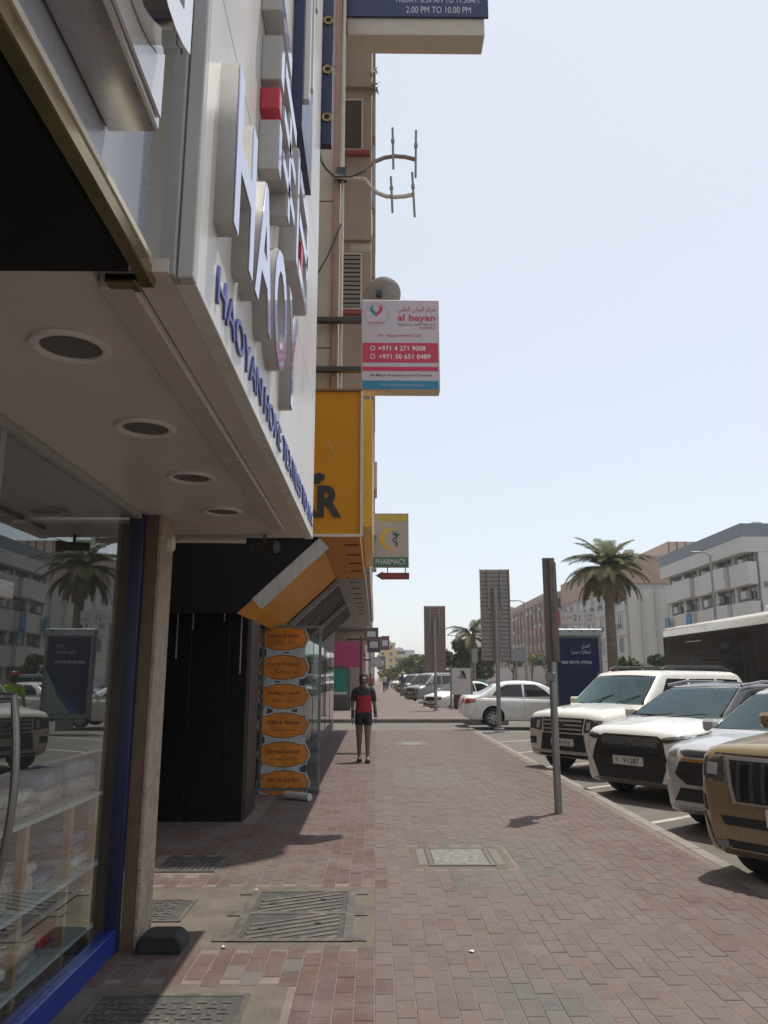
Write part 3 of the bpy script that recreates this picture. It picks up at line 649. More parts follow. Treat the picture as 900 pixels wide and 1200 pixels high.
st('MEDICAL CENTER LLC', dkgrey, 0.71, 0.282, 0.5, 0.028); st('DEIRA', signred, 0.86, 0.318, 0.22, 0.025)
st('For Appointment Call', signred, 0.49, 0.405, 0.56, 0.05)
st('+971 4 271 9008', white, 0.52, 0.545, 0.62, 0.065, bold=0.01); st('+971 50 651 0489', white, 0.555, 0.635, 0.68, 0.065, bold=0.01)
for w in (0.545, 0.635):
    c = (x0 + (x1 - x0) * 0.15, Y - 0.0125, z1 - (z1 - z0) * w); MB().lathe([(0.026, 0), (0.034, 0)], 16, Matrix.Translation(c) @ Matrix.Rotation(R(90), 4, 'X')).build('phone_icon', white, t)
st('All Major Insurances are Covered', dkgrey, 0.5, 0.84, 0.80, 0.045, bold=0.01)
st('Your health is our first concern', signw, 0.52, 0.94, 0.55, 0.03)
c = Vector((x0 + 0.20, Y - 0.0125, z1 - 0.22))
MB().lathe([(0.155, 0), (0.160, 0)], 32, Matrix.Translation(c) @ Matrix.Rotation(R(90), 4, 'X')).build('logo_ring', mat('ring_grey', (0.3, 0.3, 0.34), 0.4), t)
for sg, m in ((-1, signteal), (1, signred)):
    hp = [(0, -0.075), (sg * 0.04, -0.04), (sg * 0.078, 0.0), (sg * 0.085, 0.045), (sg * 0.06, 0.075), (sg * 0.028, 0.072), (sg * 0.05, 0.04), (sg * 0.03, 0.01), (0, -0.02)]
    MB().prism([(c.x + u, c.z + 0.05 + v) for u, v in hp], 'xz', c.y - 0.001, c.y + 0.002).build('logo_heart', m, t)
st('al bayan', signred, 0.195, 0.262, 0.2, 0.035, bold=0.02)
for z in (5.52, 6.22): MB().bb(-1.6, x0, 9.46, 9.55, z, z + 0.06).build('bracket_bar', darkmetal, t)
for z in (5.52, 6.22): MB().bb(-1.2, -1.1, 9.551, 9.62, z, z + 0.06).build('bracket_foot', darkmetal, t)
# navy opening hours sign overhead
t = thing('projecting_sign', 'navy opening hours sign box with red band high on the building', 'sign', (0.6, 10, 11.1))
MB().bb(-0.46, 1.66, 10.02, 10.4, 11.25, 13.6).build('box', mat('sign_case2', (0.42, 0.37, 0.30), 0.45, var=0.08), t, bevel=0.012)
MB().bb(-0.52, 1.72, 9.98, 10.019, 11.55, 13.6).build('face', navy, t)
MB().bb(-0.46, 0.15, 9.972, 9.979, 11.9, 12.3).build('band', redacr, t)
pale = mat('letter_pale', (0.5, 0.5, 0.55), 0.4)
text('lettering', 'FRIDAY: 8.30 AM TO 11.30AM.', pale, (0.95, 9.975, 11.86), 1.3, 0.12, FACE_CAM, t)
text('lettering', '2.00 PM TO 10.00 PM', pale, (0.95, 9.975, 11.67), 1.0, 0.12, FACE_CAM, t)
MB().bb(-1.2, -0.47, 10.1, 10.3, 11.5, 11.6).build('bracket_bar', darkmetal, t)
# navy sign with ring lights, above the white fascia
t = thing('wall_sign', 'navy upper sign with brass ring lights and white raised letters over white fascia', 'sign', (-0.55, 4.5, 4.75))
MB().bb(-0.499, -0.435, 3.9, 4.55, 4.72, 7.8).build('board', navy, t)
for k, (a, b) in enumerate(((4.95, 5.9), (5.2, 6.4), (6.0, 7.2))): MB().bb(-0.434, -0.40, 3.95 + 0.2 * k, 4.0 + 0.2 * k, a, b).build('raised_letter', white, t)
MB().bb(-0.60, -0.405, 6.03, 6.10, 6.25, 7.85).build('end_board', navy, t)
for z in (6.52, 7.02, 7.55):
    MB().lathe([(0.022, 0.0), (0.025, 0.012), (0.045, 0.014), (0.05, 0.0)], 20, Matrix.Translation((-0.45, 6.029, z)) @ Matrix.Rotation(R(90), 4, 'X')).build('ring_light', brass, t, smooth=True)
# antenna with two curved arms
t = thing('antenna', 'curved twin arm aerial with four upright rods on the building corner', 'antenna', (-0.5, 9.55, 8.4))
Ya = 9.5
def arc(px): return [atY(x, y, Ya) for x, y in px]
MB().tube(arc([(388, 205), (405, 208), (420, 206), (430, 196), (438, 190), (450, 185), (462, 183), (475, 184), (487, 187)]), 0.028, 8).build('upper_arm', mat('arm_red', (0.22, 0.15, 0.13), 0.6, var=0.2), t, smooth=True)
MB().tube(arc([(388, 206), (410, 209), (428, 210), (434, 218), (442, 226), (452, 230), (463, 231), (475, 230), (484, 228)]), 0.028, 8).build('lower_arm', palebeam, t, smooth=True)
for (xa, ya, xb, yb) in ((460, 150, 461, 198), (487.5, 153, 487, 208), (458, 207, 460, 249), (483, 202, 486, 254)):
    a = atY(xa, ya, Ya - 0.045); b = atY(xb, yb, Ya - 0.045); MB().cyl(a, b, 0.016, n=8).build('rod', mat('rod_rust', (0.22, 0.19, 0.18), 0.6, var=0.3, scale=20), t, smooth=True)
    MB().cyl(a.lerp(b, 0.28), a.lerp(b, 0.36), 0.026, n=8).build('clamp', galv, t)
MB().tube(arc([(437, 171), (438, 185), (438, 230), (437, 245)]), 0.022, 8).build('mast', galv, t)
MB().box(-0.49, 9.58, atY(390, 205, 9.58).z, 0.14, 0.16, 0.14).build('mount', darkmetal, t)
tag(MB().tube([atY(374, 170, 9.4), atY(376, 188, 9.4), atY(382, 198, 9.4), atY(392, 207, 9.4), atY(412, 207, 9.4), atY(428, 200, 9.4)], 0.016, 6).build('cable', darkmetal, smooth=True), 'thin dark cable drooping from the wall to the curved aerial', 'cable')
tag(MB().tube([atY(400, 262, 9.52), atY(384, 300, 9.52), atY(366, 332, 9.52), atY(350, 345, 9.52)], 0.012, 6).build('cable', darkmetal, smooth=True), 'dark cable running diagonally across the beige end wall', 'cable')
# satellite dish
t = thing('satellite_dish', 'grey satellite dish behind the medical centre sign', 'dish', (0.1, 11.5, 7.6))
cd = atY(447, 347, 11.5); Md = Matrix.Translation(cd) @ Matrix.Rotation(R(-20), 4, 'Z') @ Matrix.Rotation(R(97), 4, 'X') @ Matrix.Scale(0.78, 4)
MB().lathe([(0.0, 0.12), (0.15, 0.11), (0.3, 0.07), (0.40, 0.02), (0.42, 0.0), (0.42, -0.012), (0.39, -0.005), (0.29, 0.05), (0.0, 0.1)], 32, Md).build('reflector', mat('dish_grey', (0.24, 0.225, 0.21), 0.55, var=0.15, scale=4, dirt=0.4), t, smooth=True)
for q in (-0.08, 0.08): MB().cyl(Md @ Vector((q, -0.2, 0.12)), Md @ Vector((q, 0.2, 0.12)), 0.012).build('rear_rib', galv, t)
MB().box(*(Md @ Vector((0, 0, 0.16))), 0.07, 0.07, 0.1).build('mount_box', darkmetal, t)
MB().tube([Md @ Vector((0, 0, 0.14)), cd + Vector((-0.1, 0.45, -0.15)), cd + Vector((-0.2, 1.1, -0.3))], 0.03).build('mount_arm', galv, t)
# plant growing from the facade
t = thing('wall_plant', 'small leafy weed growing out of the facade high up', 'plant', (-0.08, 12.5, 12.6))
leafm = mat('weed_leaf', (0.12, 0.14, 0.03), 0.6, var=0.3)
mb = MB(); st_ = MB()
for k in range(4):
    b0 = Vector((-0.12, 12.5, 12.3 + k * 0.14)); tp = b0 + Vector((random.uniform(.05, .2), random.uniform(-.1, .1), random.uniform(-.2, .35))); st_.tube([b0, b0.lerp(tp, .5) + Vector((.05, 0, 0)), tp], 0.006, 5)
    for q in range(9):
        p = b0.lerp(tp, random.uniform(.3, 1)) + Vector((random.uniform(-.05, .08), random.uniform(-.05, .05), random.uniform(-.06, .06)))
        a = Vector((random.uniform(-1, 1), random.uniform(-1, 1), random.uniform(-1, 1))).normalized() * 0.06; b = a.orthogonal().normalized() * 0.02
        mb.add([p - a, p + b, p + a, p - b], [(0, 1, 2, 3)])
mb.build('leaves', leafm, t); st_.build('stems', mat('weed_stem', (0.1, 0.09, 0.04), 0.7), t)
# pharmacy sign and arrow
t = thing('projecting_sign', 'pharmacy sign with yellow crescent, green snake and green name band', 'sign', (0.35, 18, 4.2))
x0, x1, z0, z1 = -0.07, 0.78, 4.13, 5.42; Y = 18.0
MB().bb(x0, x1, Y, Y + 0.14, z0, z1).build('box', mat('pharm_case', (0.25, 0.2, 0.1), 0.5), t)
MB().bb(x0 + 0.012, x1 - 0.012, Y - 0.008, Y - 0.001, z0 + 0.02, z1 - 0.02).build('face', mat('pharm_face', (0.42, 0.36, 0.30), 0.45, var=0.05), t)
def b2(n, m, w0, w1): MB().bb(x0 + 0.012, x1 - 0.012, Y - 0.011, Y - 0.0085, z1 - (z1 - z0) * w1, z1 - (z1 - z0) * w0).build(n, m, t)
b2('top_band', mat('pharm_yellow', (0.5, 0.36, 0.05), 0.5, var=0.1), 0.02, 0.15); b2('name_band', mat('pharm_green', (0.05, 0.14, 0.10), 0.5), 0.82, 0.985)
text('lettering', 'PHARMACY', mat('pharm_letter', (0.55, 0.6, 0.5), 0.5), (0.355, Y - 0.013, z0 + 0.125), 0.72, 0.13, FACE_CAM, t, bold=0.01)
cx, cz = 0.36, 4.80; outer = [(cx + 0.27 * math.cos(R(a)), cz + 0.27 * math.sin(R(a))) for a in range(60, 321, 13)]; inner = [(cx + 0.08 + 0.235 * math.cos(R(a)), cz + 0.235 * math.sin(R(a))) for a in range(310, 70, -13)]
MB().prism(outer + inner, 'xz', Y - 0.011, Y - 0.0085).build('crescent', yellow2, t)
MB().tube([(cx + 0.10 + 0.06 * math.sin(q * 1.1), Y - 0.014, cz - 0.17 + q * 0.035) for q in range(11)], 0.013, 6).build('snake', mat('snake_green', (0.03, 0.12, 0.06), 0.5), t)
MB().cyl((cx + 0.13, Y - 0.012, cz - 0.18), (cx + 0.13, Y - 0.012, cz + 0.2), 0.01, n=6).build('staff', MATS['snake_green'], t)
MB().prism([(cx + 0.03, cz + 0.13), (cx + 0.23, cz + 0.13), (cx + 0.17, cz + 0.07), (cx + 0.09, cz + 0.07)], 'xz', Y - 0.013, Y - 0.009).build('cup', MATS['snake_green'], t)
arw = MB().prism([(0.0, 3.93), (0.17, 4.03), (0.17, 3.995), (0.79, 3.995), (0.79, 3.84), (0.17, 3.84), (0.17, 3.82)], 'xz', Y, Y + 0.06).build('arrow', mat('arrow_red', (0.2, 0.02, 0.02), 0.5, var=0.1), t)
for x in (0.28, 0.70): MB().cyl((x, Y + 0.03, 3.99), (x, Y + 0.03, 4.14), 0.012, n=6).build('hanger', darkmetal, t)
for z in (4.4, 5.15): MB().bb(-0.15, -0.06, Y + 0.04, Y + 0.1, z, z + 0.05).build('bracket', darkmetal, t)
# glass banner stand with orange cartouches
t = thing('glass_banner', 'glass panel with six orange cartouche labels standing across the shop entrance', 'banner', (-1.2, 11.3, 0))
bx0, bx1 = -1.62, -0.80; YB = 11.3
gfr = mat('banner_frame', (0.18, 0.21, 0.20), 0.3, metal=0.5, var=0.1)
for x in (bx0, bx1): MB().bb(x - 0.02, x + 0.02, YB - 0.02, YB + 0.02, 0.05, 2.33).build('frame_post', gfr, t)
for z in (0.05, 2.29): MB().bb(bx0 + 0.021, bx1 - 0.021, YB - 0.019, YB + 0.019, z, z + 0.04).build('frame_rail', gfr, t)
MB().bb(-1.58, -1.02, YB - 0.0044, YB - 0.0041, 0.10, 2.28).build('printed_film', mat('film_pale', (0.42, 0.46, 0.48), 0.5, var=0.35, scale=14), t)
MB().bb(bx0 + 0.021, bx1 - 0.021, YB - 0.004, YB + 0.004, 0.091, 2.289).build('glass', glass_mat('banner_glass', (0.75, 0.80, 0.78), 0.1, 1.2), t)
orange = mat('cartouche_orange', (0.62, 0.21, 0.016), 0.5, var=0.3, scale=4); darkred = mat('cartouche_edge', (0.06, 0.015, 0.012), 0.5)
pkt = mat('pattern_pale', (0.46, 0.48, 0.48), 0.6, var=0.2); pkd = mat('pattern_dark', (0.035, 0.05, 0.05), 0.6)
labels = [('Curtains & Fabrics', 'ستائر و قماش'), ('Printed Wallpaper', 'ورق جدران'), ('Flooring & Carpets', 'ارضيات و سجاد'), ('Office Blinds', 'الستائر المكتبية'), ('Installation', 'والتركيب'), ('+971 50 863 9662', 'خدمة')]
def cart(w, h):
    pts = []
    for sx, sy, rng in ((1, 1, range(0, 6)), (-1, 1, range(5, -1, -1)), (-1, -1, range(0, 6)), (1, -1, range(5, -1, -1))):
        prof = [(0.5, 0.06), (0.455, 0.22), (0.43, 0.36), (0.33, 0.37), (0.20, 0.46), (0.0, 0.5)]
        for k in rng: pts.append((sx * prof[k][0] * w, sy * prof[k][1] * h))
    out = []
    for p in pts:
        if not out or (abs(out[-1][0] - p[0]) + abs(out[-1][1] - p[1])) > 1e-6: out.append(p)
    if abs(out[0][0] - out[-1][0]) + abs(out[0][1] - out[-1][1]) < 1e-6: out.pop()
    return out
for k, (en, ar) in enumerate(labels):
    pc = atY(332, 748 + k * 34, YB - 0.01); cxx, czz = pc.x, pc.z - 0.0
    MB().prism([(cxx + u, czz + v) for u, v in cart(0.75, 0.40)], 'xz', YB - 0.0065, YB - 0.0045).build('cartouche_border', pkt, t)
    o_ = MB().prism([(cxx + u, czz + v) for u, v in cart(0.70, 0.355)], 'xz', YB - 0.009, YB - 0.007).build('cartouche_edge', darkred, t)
    MB().prism([(cxx + u, czz + v) for u, v in cart(0.68, 0.335)], 'xz', YB - 0.012, YB - 0.0095).build('cartouche', orange, t)
    text('lettering', en, darkred, (cxx, YB - 0.013, czz + 0.04), 0.46, 0.06, FACE_CAM, t, bold=0.01)
    text('lettering', arabic(ar), darkred, (cxx, YB - 0.013, czz - 0.055), 0.34, 0.07, FACE_CAM, t)
    if k < 5:
        zc = czz - 0.212
        for q in range(6):
            MB().bb(cxx - 0.34 + q * 0.115, cxx - 0.26 + q * 0.115, YB - 0.0062, YB - 0.0045, zc - 0.045, zc + 0.045).build('pattern_tile', pkt if (q + k) % 3 else pkd, t)
MB().bb(bx1 + 0.021, bx1 + 0.16, YB + 0.3, YB + 0.33, 0.0, 2.33).build('return_glass', glass_mat('banner_glass', (0.75, 0.80, 0.78), 0.1, 1.2), t) if False else None
MB().bb(bx0 - 0.0, bx1, YB + 0.03, YB + 0.08, 0.0, 0.05).build('foot', gfr, t)
tag(MB().tube([(-1.2, 10.9, 0.05), (-0.95, 10.75, 0.05), (-0.86, 10.68, 0.05)], 0.05, 12).build('roll', mat('white_roll', (0.5, 0.48, 0.45), 0.6, var=0.1), smooth=True), 'white rolled sheet lying on the bricks under the glass banner', 'roll')
# ================================================================ vehicles
def paint(name, col, metal=0.0, rough=0.28): return mat(name, col, rough, metal=metal, coat=0.7, var=0.04, scale=3, dirt=0.25, dscale=2.2, dcol=tuple(0.7 * c + 0.3 * d for c, d in zip(col, (0.3, 0.26, 0.2))))
carwhite = paint('paint_white', (0.70, 0.69, 0.66)); carsilver = paint('paint_silver', (0.50, 0.50, 0.51), 0.3, 0.3)
cartan = paint('paint_tan', (0.27, 0.195, 0.105), 0.15, 0.3); carblack = paint('paint_black', (0.015, 0.015, 0.017)); carcream = paint('paint_cream', (0.68, 0.66, 0.60))
carglass = mat('car_glass_dark', (0.02, 0.035, 0.034), 0.03, spec=0.5); wsglass = glass_mat('car_windscreen', (0.60, 0.80, 0.76), 0.05, 1.3, gcol=(0.72, 0.92, 0.93)); cabin_dark = mat('cabin_trim', (0.10, 0.095, 0.09), 0.8, var=0.15); seat_m = mat('seat_cloth', (0.28, 0.255, 0.225), 0.85, var=0.15)
cardark = mat('car_dark_glass', (0.008, 0.009, 0.011), 0.04, spec=0.6)
blackplastic = mat('black_plastic', (0.014, 0.014, 0.015), 0.5, var=0.15, dirt=0.2, dscale=5, dcol=(0.05, 0.045, 0.04))
tyre_m = mat('tyre', (0.018, 0.018, 0.018), 0.85, var=0.2, dirt=0.5, dscale=8, dcol=(0.07, 0.06, 0.05))
alloy = mat('alloy', (0.42, 0.42, 0.43), 0.35, metal=0.8, var=0.15); lampclear = mat('lamp_lens', (0.16, 0.165, 0.165), 0.06, metal=0.5, coat=1.0, var=0.3, scale=14)
lampred = mat('lamp_red', (0.35, 0.012, 0.018), 0.12, coat=1.0); plate_m = mat('plate', (0.58, 0.57, 0.52), 0.45); silverplastic = mat('silver_plastic', (0.40, 0.40, 0.38), 0.4, metal=0.4)

def curve(keys, L, k=0.03):
    x = np.linspace(0, L, 800); y = np.interp(x, [a for a, _ in keys], [b for _, b in keys]); n = max(1, int(k / L * 800))
    yp = np.pad(y, n, mode='edge'); ker = np.ones(2 * n + 1) / (2 * n + 1); y = np.convolve(yp, ker, 'valid'); return lambda d: float(np.interp(d, x, y))
def loft(sections, close=True):
    mb = MB(); n = len(sections[0])
    for s in sections: mb.v += s
    for i in range(len(sections) - 1):
        for k in range(n):
            a, b = i * n + k, i * n + (k + 1) % n; mb.f.append((a, b, b + n, a + n))
    mb.f.append(tuple(range(n - 1, -1, -1))); o = (len(sections) - 1) * n; mb.f.append(tuple(range(o, o + n)))
    return mb
SEC = [(0, 0, 0), (.5, 0, 0), (.80, 0, 0), (.93, .035, 0), (.97, .13, 0), (.992, .3, 0), (1.0, .48, 0), (.998, .62, 0), (.985, .78, 0), (.955, .90, 0), (.90, .965, 0), (.80, 1.0, 0), (.55, 1.0, .018), (.28, 1.0, .028), (0, 1.0, .032)]
def make_car(name, label, nose, heading, sp, group=None, detail=True):
    """nose = ground point under the front centre, heading = unit 2D direction the car points"""
    L, W = sp['L'], sp['W']; hd = Vector(heading).normalized(); c = Vector((nose[0], nose[1])) - hd * (L / 2)
    t = thing(name, label, sp.get('cat', 'car'), (c.x, c.y, sp.get('z', -0.1)), math.atan2(hd.y, hd.x), group)
    X = lambda d: L / 2 - d
    top = curve(sp['top'], L, sp.get('k', 0.03)); bot = curve(sp['bot'], L, 0.05); pw = curve(sp['plan'], L, sp.get('pk', 0.05))
    ds = np.unique(np.round(np.concatenate([np.linspace(0, 0.4, 15), np.linspace(0.4, L - 0.4, 40 if detail else 22), np.linspace(L - 0.4, L, 10)]), 4))
    secs = []
    for d in ds:
        hw = W / 2 * pw(d); zb = bot(d); zt = top(d); r = [(X(d), hw * u, zb + (zt - zb) * v + cr) for u, v, cr in SEC]
        secs.append(r + [(p[0], -p[1], p[2]) for p in r[-2:0:-1]])
    body = loft(secs)
    g = sp['gh']; H = sp['H']; zbelt = sp['belt']; wb = sp.get('wb', 0.90) * W / 2; wt = sp.get('wt', 0.70) * W / 2
    gz = curve(g, L, sp.get('gk', 0.04)); secs = []; d0, d1 = g[0][0], g[-1][0]
    for d in np.unique(np.concatenate([np.linspace(d0, d1, 46 if detail else 26)])):
        z = max(gz(d), zbelt + 0.005); q = min(1, (z - zbelt) / (H - zbelt)); wz = wb - (wb - wt) * q ** 1.3; zl = zbelt - 0.12; endf = min(1, (d - d0) / 0.25 + 0.86) * min(1, (d1 - d) / 0.25 + 0.86)
        wz *= endf; w0 = wb * endf; rr = min(0.075, (z - zbelt) * 0.5)
        r = [(X(d), 0, zl), (X(d), w0 * .5, zl), (X(d), w0, zl), (X(d), w0 - (w0 - wz) * 0.02, zbelt), (X(d), w0 + (wz - w0) * 0.5 + 0.012, (zbelt + z - rr) / 2), (X(d), wz + 0.008, z - rr), (X(d), wz - rr * .35, z - rr * .35), (X(d), wz - rr, z), (X(d), wz * .5, z + .02 * q), (X(d), 0, z + .03 * q)]
        secs.append(r + [(p[0], -p[1], p[2]) for p in r[-2:0:-1]])
    cab = loft(secs)
    B1 = BVHTree.FromPolygons([Vector(v) for v in body.v], body.f); B2 = BVHTree.FromPolygons([Vector(v) for v in cab.v], cab.f)
    def cast(o, d):
        best = None
        for B in (B1, B2):
            h = B.ray_cast(Vector(o), Vector(d))
            if h[0] is not None and (best is None or h[3] < best[1]): best = (h[0], h[3])
        return best[0] if best else None
    def patch(nm, m, poly, axis='f', off=0.006, th=0.02, nx=10, nz=4, parent=None, both=False, bev=0):
        """poly in (y,z) for f/r(ear), (d,z) for sides l/rt, (d,y) for top; row-monotone in the second coordinate"""
        vs_ = sorted(set(round(p[1], 4) for p in poly)); rows = []
        for a, b in zip(vs_, vs_[1:]):
            k = max(1, int(math.ceil((b - a) / max(1e-6, (vs_[-1] - vs_[0])) * nz))); rows += [a + (b - a) * i / k for i in range(k)]
        rows.append(vs_[-1]); mb = MB(); grid = []
        for r_, v in enumerate(rows):
            e = 1e-5; vv = min(max(v, vs_[0] + e), vs_[-1] - e); xs = []
            for (u0, w0), (u1, w1) in zip(poly, poly[1:] + poly[:1]):
                if (w0 <= vv < w1) or (w1 <= vv < w0): xs.append(u0 + (u1 - u0) * (vv - w0) / (w1 - w0))
            if len(xs) < 2: continue
            a, b = min(xs), max(xs); row = []
            for i in range(nx + 1):
                u = a + (b - a) * i / nx
                if axis == 'f': o_, d_ = (L, u, v), (-1, 0, 0)
                elif axis == 'r': o_, d_ = (-L, u, v), (1, 0, 0)
                elif axis == 'l': o_, d_ = (X(u), 3, v), (0, -1, 0)
                elif axis == 'rt': o_, d_ = (X(u), -3, v), (0, 1, 0)
                else: o_, d_ = (X(u), v, 4), (0, 0, -1)
                h = cast(o_, d_)
                if h is None:
                    h = row[-1] + Vector(d_) * off if row else (grid[-1][min(i, nx)] + Vector(d_) * off if grid else Vector(o_))
                row.append(Vector(h) - Vector(d_) * off)
            grid.append(row)
        if len(grid) < 2: return None
        n = nx + 1; D = Vector(d_)
        for row in grid: mb.v += [tuple(p) for p in row]
        for j in range(len(grid) - 1):
            for i in range(nx): mb.f.append((j * n + i, j * n + i + 1, (j + 1) * n + i + 1, (j + 1) * n + i))
        k0 = len(mb.v); mb.v += [tuple(p + D * th) for row in grid for p in row]; G_ = len(grid)
        per = [(0, i) for i in range(n)] + [(j, nx) for j in range(1, G_)] + [(G_ - 1, i) for i in range(nx - 1, -1, -1)] + [(j, 0) for j in range(G_ - 2, 0, -1)]
        ids = [j * n + i for j, i in per]
        for a, b in zip(ids, ids[1:] + ids[:1]): mb.f.append((a, b, b + k0, a + k0))
        me_ = mb.mesh(nm, m, smooth=True, angle=50); return link(nm, me_, parent or t)
    def mirror(poly): return [(-u, v) for u, v in poly]
    bm_ = link('body', body.mesh('body', sp['paint'], smooth=True, angle=38), t)
    if detail:
        cut = MB()
        for d in sp['wheels']:
            for sy in (-1, 1): cut.cyl((X(d), sy * (W / 2 - 0.36), sp['r'] + 0.02), (X(d), sy * (W / 2 + 0.3), sp['r'] + 0.02), sp['r'] + 0.065, n=28)
        co = link('cut', cut.mesh('cut', blackplastic)); co.matrix_world = bm_.matrix_world
        mo = bm_.modifiers.new('b', 'BOOLEAN'); mo.operation = 'DIFFERENCE'; mo.object = co; mo.solver = 'EXACT'; mo.material_mode = 'TRANSFER'
        co.parent = t; bpy.context.view_layer.update()
        dg = bpy.context.evaluated_depsgraph_get(); nm_ = bpy.data.meshes.new_from_object(bm_.evaluated_get(dg)); bm_.modifiers.clear(); bm_.data = nm_
        bpy.data.objects.remove(co); nm_.name = 'body'
    if detail:   # open the shell behind the windscreen and furnish the cabin
        a0, b0, a1, b1 = sp['ws']
        def inside(f_):
            c_ = sum((Vector(cab.v[i]) for i in f_), Vector()) / len(f_); d_ = L / 2 - c_.x
            return len(f_) == 4 and a0 + .06 < d_ < a1 - .02 and c_.z > zbelt + .03 and abs(c_.y) < wb - (wb - wt) * min(1, (c_.z - zbelt) / (H - zbelt)) - .07
        cab.f = [f_ for f_ in cab.f if not inside(f_)]
        MB().box(X(a1 + .02), 0, zbelt + .01, (a1 - a0) * .95, 2 * wb - .16, .10).build('dashboard', cabin_dark, t, bevel=.03, world=False)
        MB().box(X((a1 + g[-1][0] - .5) / 2), 0, zbelt + .0, g[-1][0] - .5 - a1, 2 * wb - .2, .05).build('cabin_floor', cabin_dark, t, world=False)
        for sy in (-1, 1):
            MB().box(X(a1 + .62), sy * .38, zbelt + .12, .14, .5, .42).build('seat', seat_m, t, bevel=.05, world=False, smooth=True)
            MB().box(X(a1 + .64), sy * .38, zbelt + .40, .10, .26, .16).build('headrest', seat_m, t, bevel=.04, world=False, smooth=True)
        MB().lathe([(.165, -.015), (.19, -.012), (.19, .012), (.165, .015), (.165, -.015)], 20, Matrix.Translation((X(a1 + .10), .38, zbelt + .13)) @ Matrix.Rotation(R(-65), 4, 'Y')).build('steering_wheel', cabin_dark, t, world=False, smooth=True)
        MB().box(X(a1 + .03), 0, sp['ws'][3] - .07, .03, .22, .07).build('rear_view_mirror', cabin_dark, t, bevel=.01, world=False)
    link('cabin', cab.mesh('cabin', sp.get('roofpaint', sp['paint']), smooth=True, angle=38), t)
    # wheels
    rw, ww = sp['r'], 0.22
    tm = MB().lathe([(rw * .66, -ww / 2), (rw * .93, -ww / 2), (rw, -ww * .32), (rw, ww * .32), (rw * .93, ww / 2), (rw * .66, ww / 2)], 28, Matrix.Rotation(R(90), 4, 'X')).mesh('tyre', tyre_m, smooth=True)
    rm_ = MB().lathe([(rw * .67, -ww * .46), (rw * .62, -ww * .46), (rw * .6, -ww * .2), (0.0, -ww * .2)], 28, Matrix.Rotation(R(90), 4, 'X'))
    for sgn in (-1, 1):
        pass
    rimback = rm_.mesh('rim', mat('rim_dark', (0.06, 0.06, 0.06), 0.5), smooth=True)
    spk = MB()
    for k in range(sp.get('spokes', 7)):
        a = 2 * math.pi * k / sp.get('spokes', 7); M = Matrix.Rotation(a, 4, 'Y'); spk.box(rw * .34, ww * .40, 0, rw * .6, 0.025, rw * .17, M=M)
    spk.cyl((0, ww * .3, 0), (0, ww * .46, 0), rw * .16, n=14)
    spk.lathe([(rw * .69, 0.47 * ww), (rw * .62, 0.47 * ww), (rw * .60, 0.3 * ww)], 28, Matrix.Rotation(R(-90), 4, 'X'))
    spm = spk.mesh('spokes', alloy, smooth=True)
    for d in sp['wheels']:
        for sy in (-1, 1):
            w_ = link('wheel', tm, t, (X(d), sy * (W / 2 - 0.135), rw)); w_.rotation_euler = (0, 0, 0 if sy > 0 else math.pi)
            link('rim', rimback, w_).rotation_euler = (0, 0, math.pi); link('spokes', spm, w_)
    # glazing
    gl = wsglass if detail else carglass; sg = sp.get('sideglass', cardark)
    w0d, w0z, w1d, w1z = sp['ws']; pl = lambda z, e: (wb - (wb - wt) * min(1, (z - zbelt) / (H - zbelt)) ** 1.3) - e
    ws = [(-pl(w0z, .10), w0z), (pl(w0z, .10), w0z)] + [(pl(z, .09), z) for z in np.linspace(w0z + .05, w1z, 6)] + [(-pl(z, .09), z) for z in np.linspace(w1z, w0z + .05, 6)]
    patch('windscreen', gl, ws, 'f', 0.006, 0.012, 14, 12)
    if 'rw' in sp:
        a, b = sp['rw']; patch('rear_window', sg, [(-pl(a, .14), a), (pl(a, .14), a), (pl(b, .12), b), (-pl(b, .12), b)], 'r', 0.006, 0.012, 10, 8)
    for poly in sp['side']:
        for ax in ('l', 'rt'): patch('side_window', sg, poly, ax, 0.006, 0.012, 10, 6)
    ctx = dict(t=t, patch=patch, mirror=mirror, X=X, cast=cast, W=W, L=L, sp=sp, top=top)
    if sp.get('front'): sp['front'](ctx)
    # mirrors, handles and door seams
    md, mz = sp.get('mirror', (w0d + 0.35, zbelt + 0.1))
    for sy in (-1, 1):
        MB().box(X(md), sy * (W / 2 + 0.08), mz, 0.11, 0.2, 0.15).build('mirror', sp.get('mirrorpaint', sp['paint']), t, bevel=0.035, world=False, smooth=True)
        MB().box(X(md) + 0.0, sy * (W / 2 - 0.06), mz - 0.05, 0.06, 0.14, 0.04).build('mirror_stalk', blackplastic, t, world=False)
    if detail:
        for sy in (-1, 1): patch('bonnet_seam', blackplastic, [(.22, sy * W * .395 - .004), (sp['ws'][0] - .02, sy * W * .41 - .004), (sp['ws'][0] - .02, sy * W * .41 + .004), (.22, sy * W * .395 + .004)], 'top', .0015, .004, 8, 1)
        for d in sp.get('seams', ()):
            for ax in ('l', 'rt'): patch('door_seam', blackplastic, [(d - .004, sp['bot'][len(sp['bot'])//2][1] + .12), (d + .004, sp['bot'][len(sp['bot'])//2][1] + .12), (d + .004, zbelt - .02), (d - .004, zbelt - .02)], ax, 0.002, 0.004, 1, 5)
        for d in sp.get('handles', ()):
            for ax in ('l', 'rt'): patch('door_handle', sp['paint'], [(d - .09, zbelt - .16), (d + .09, zbelt - .16), (d + .09, zbelt - .125), (d - .09, zbelt - .125)], ax, 0.025, 0.02, 4, 1)
    return t, ctx
def rect(y0, y1, z0, z1): return [(y0, z0), (y1, z0), (y1, z1), (y0, z1)]
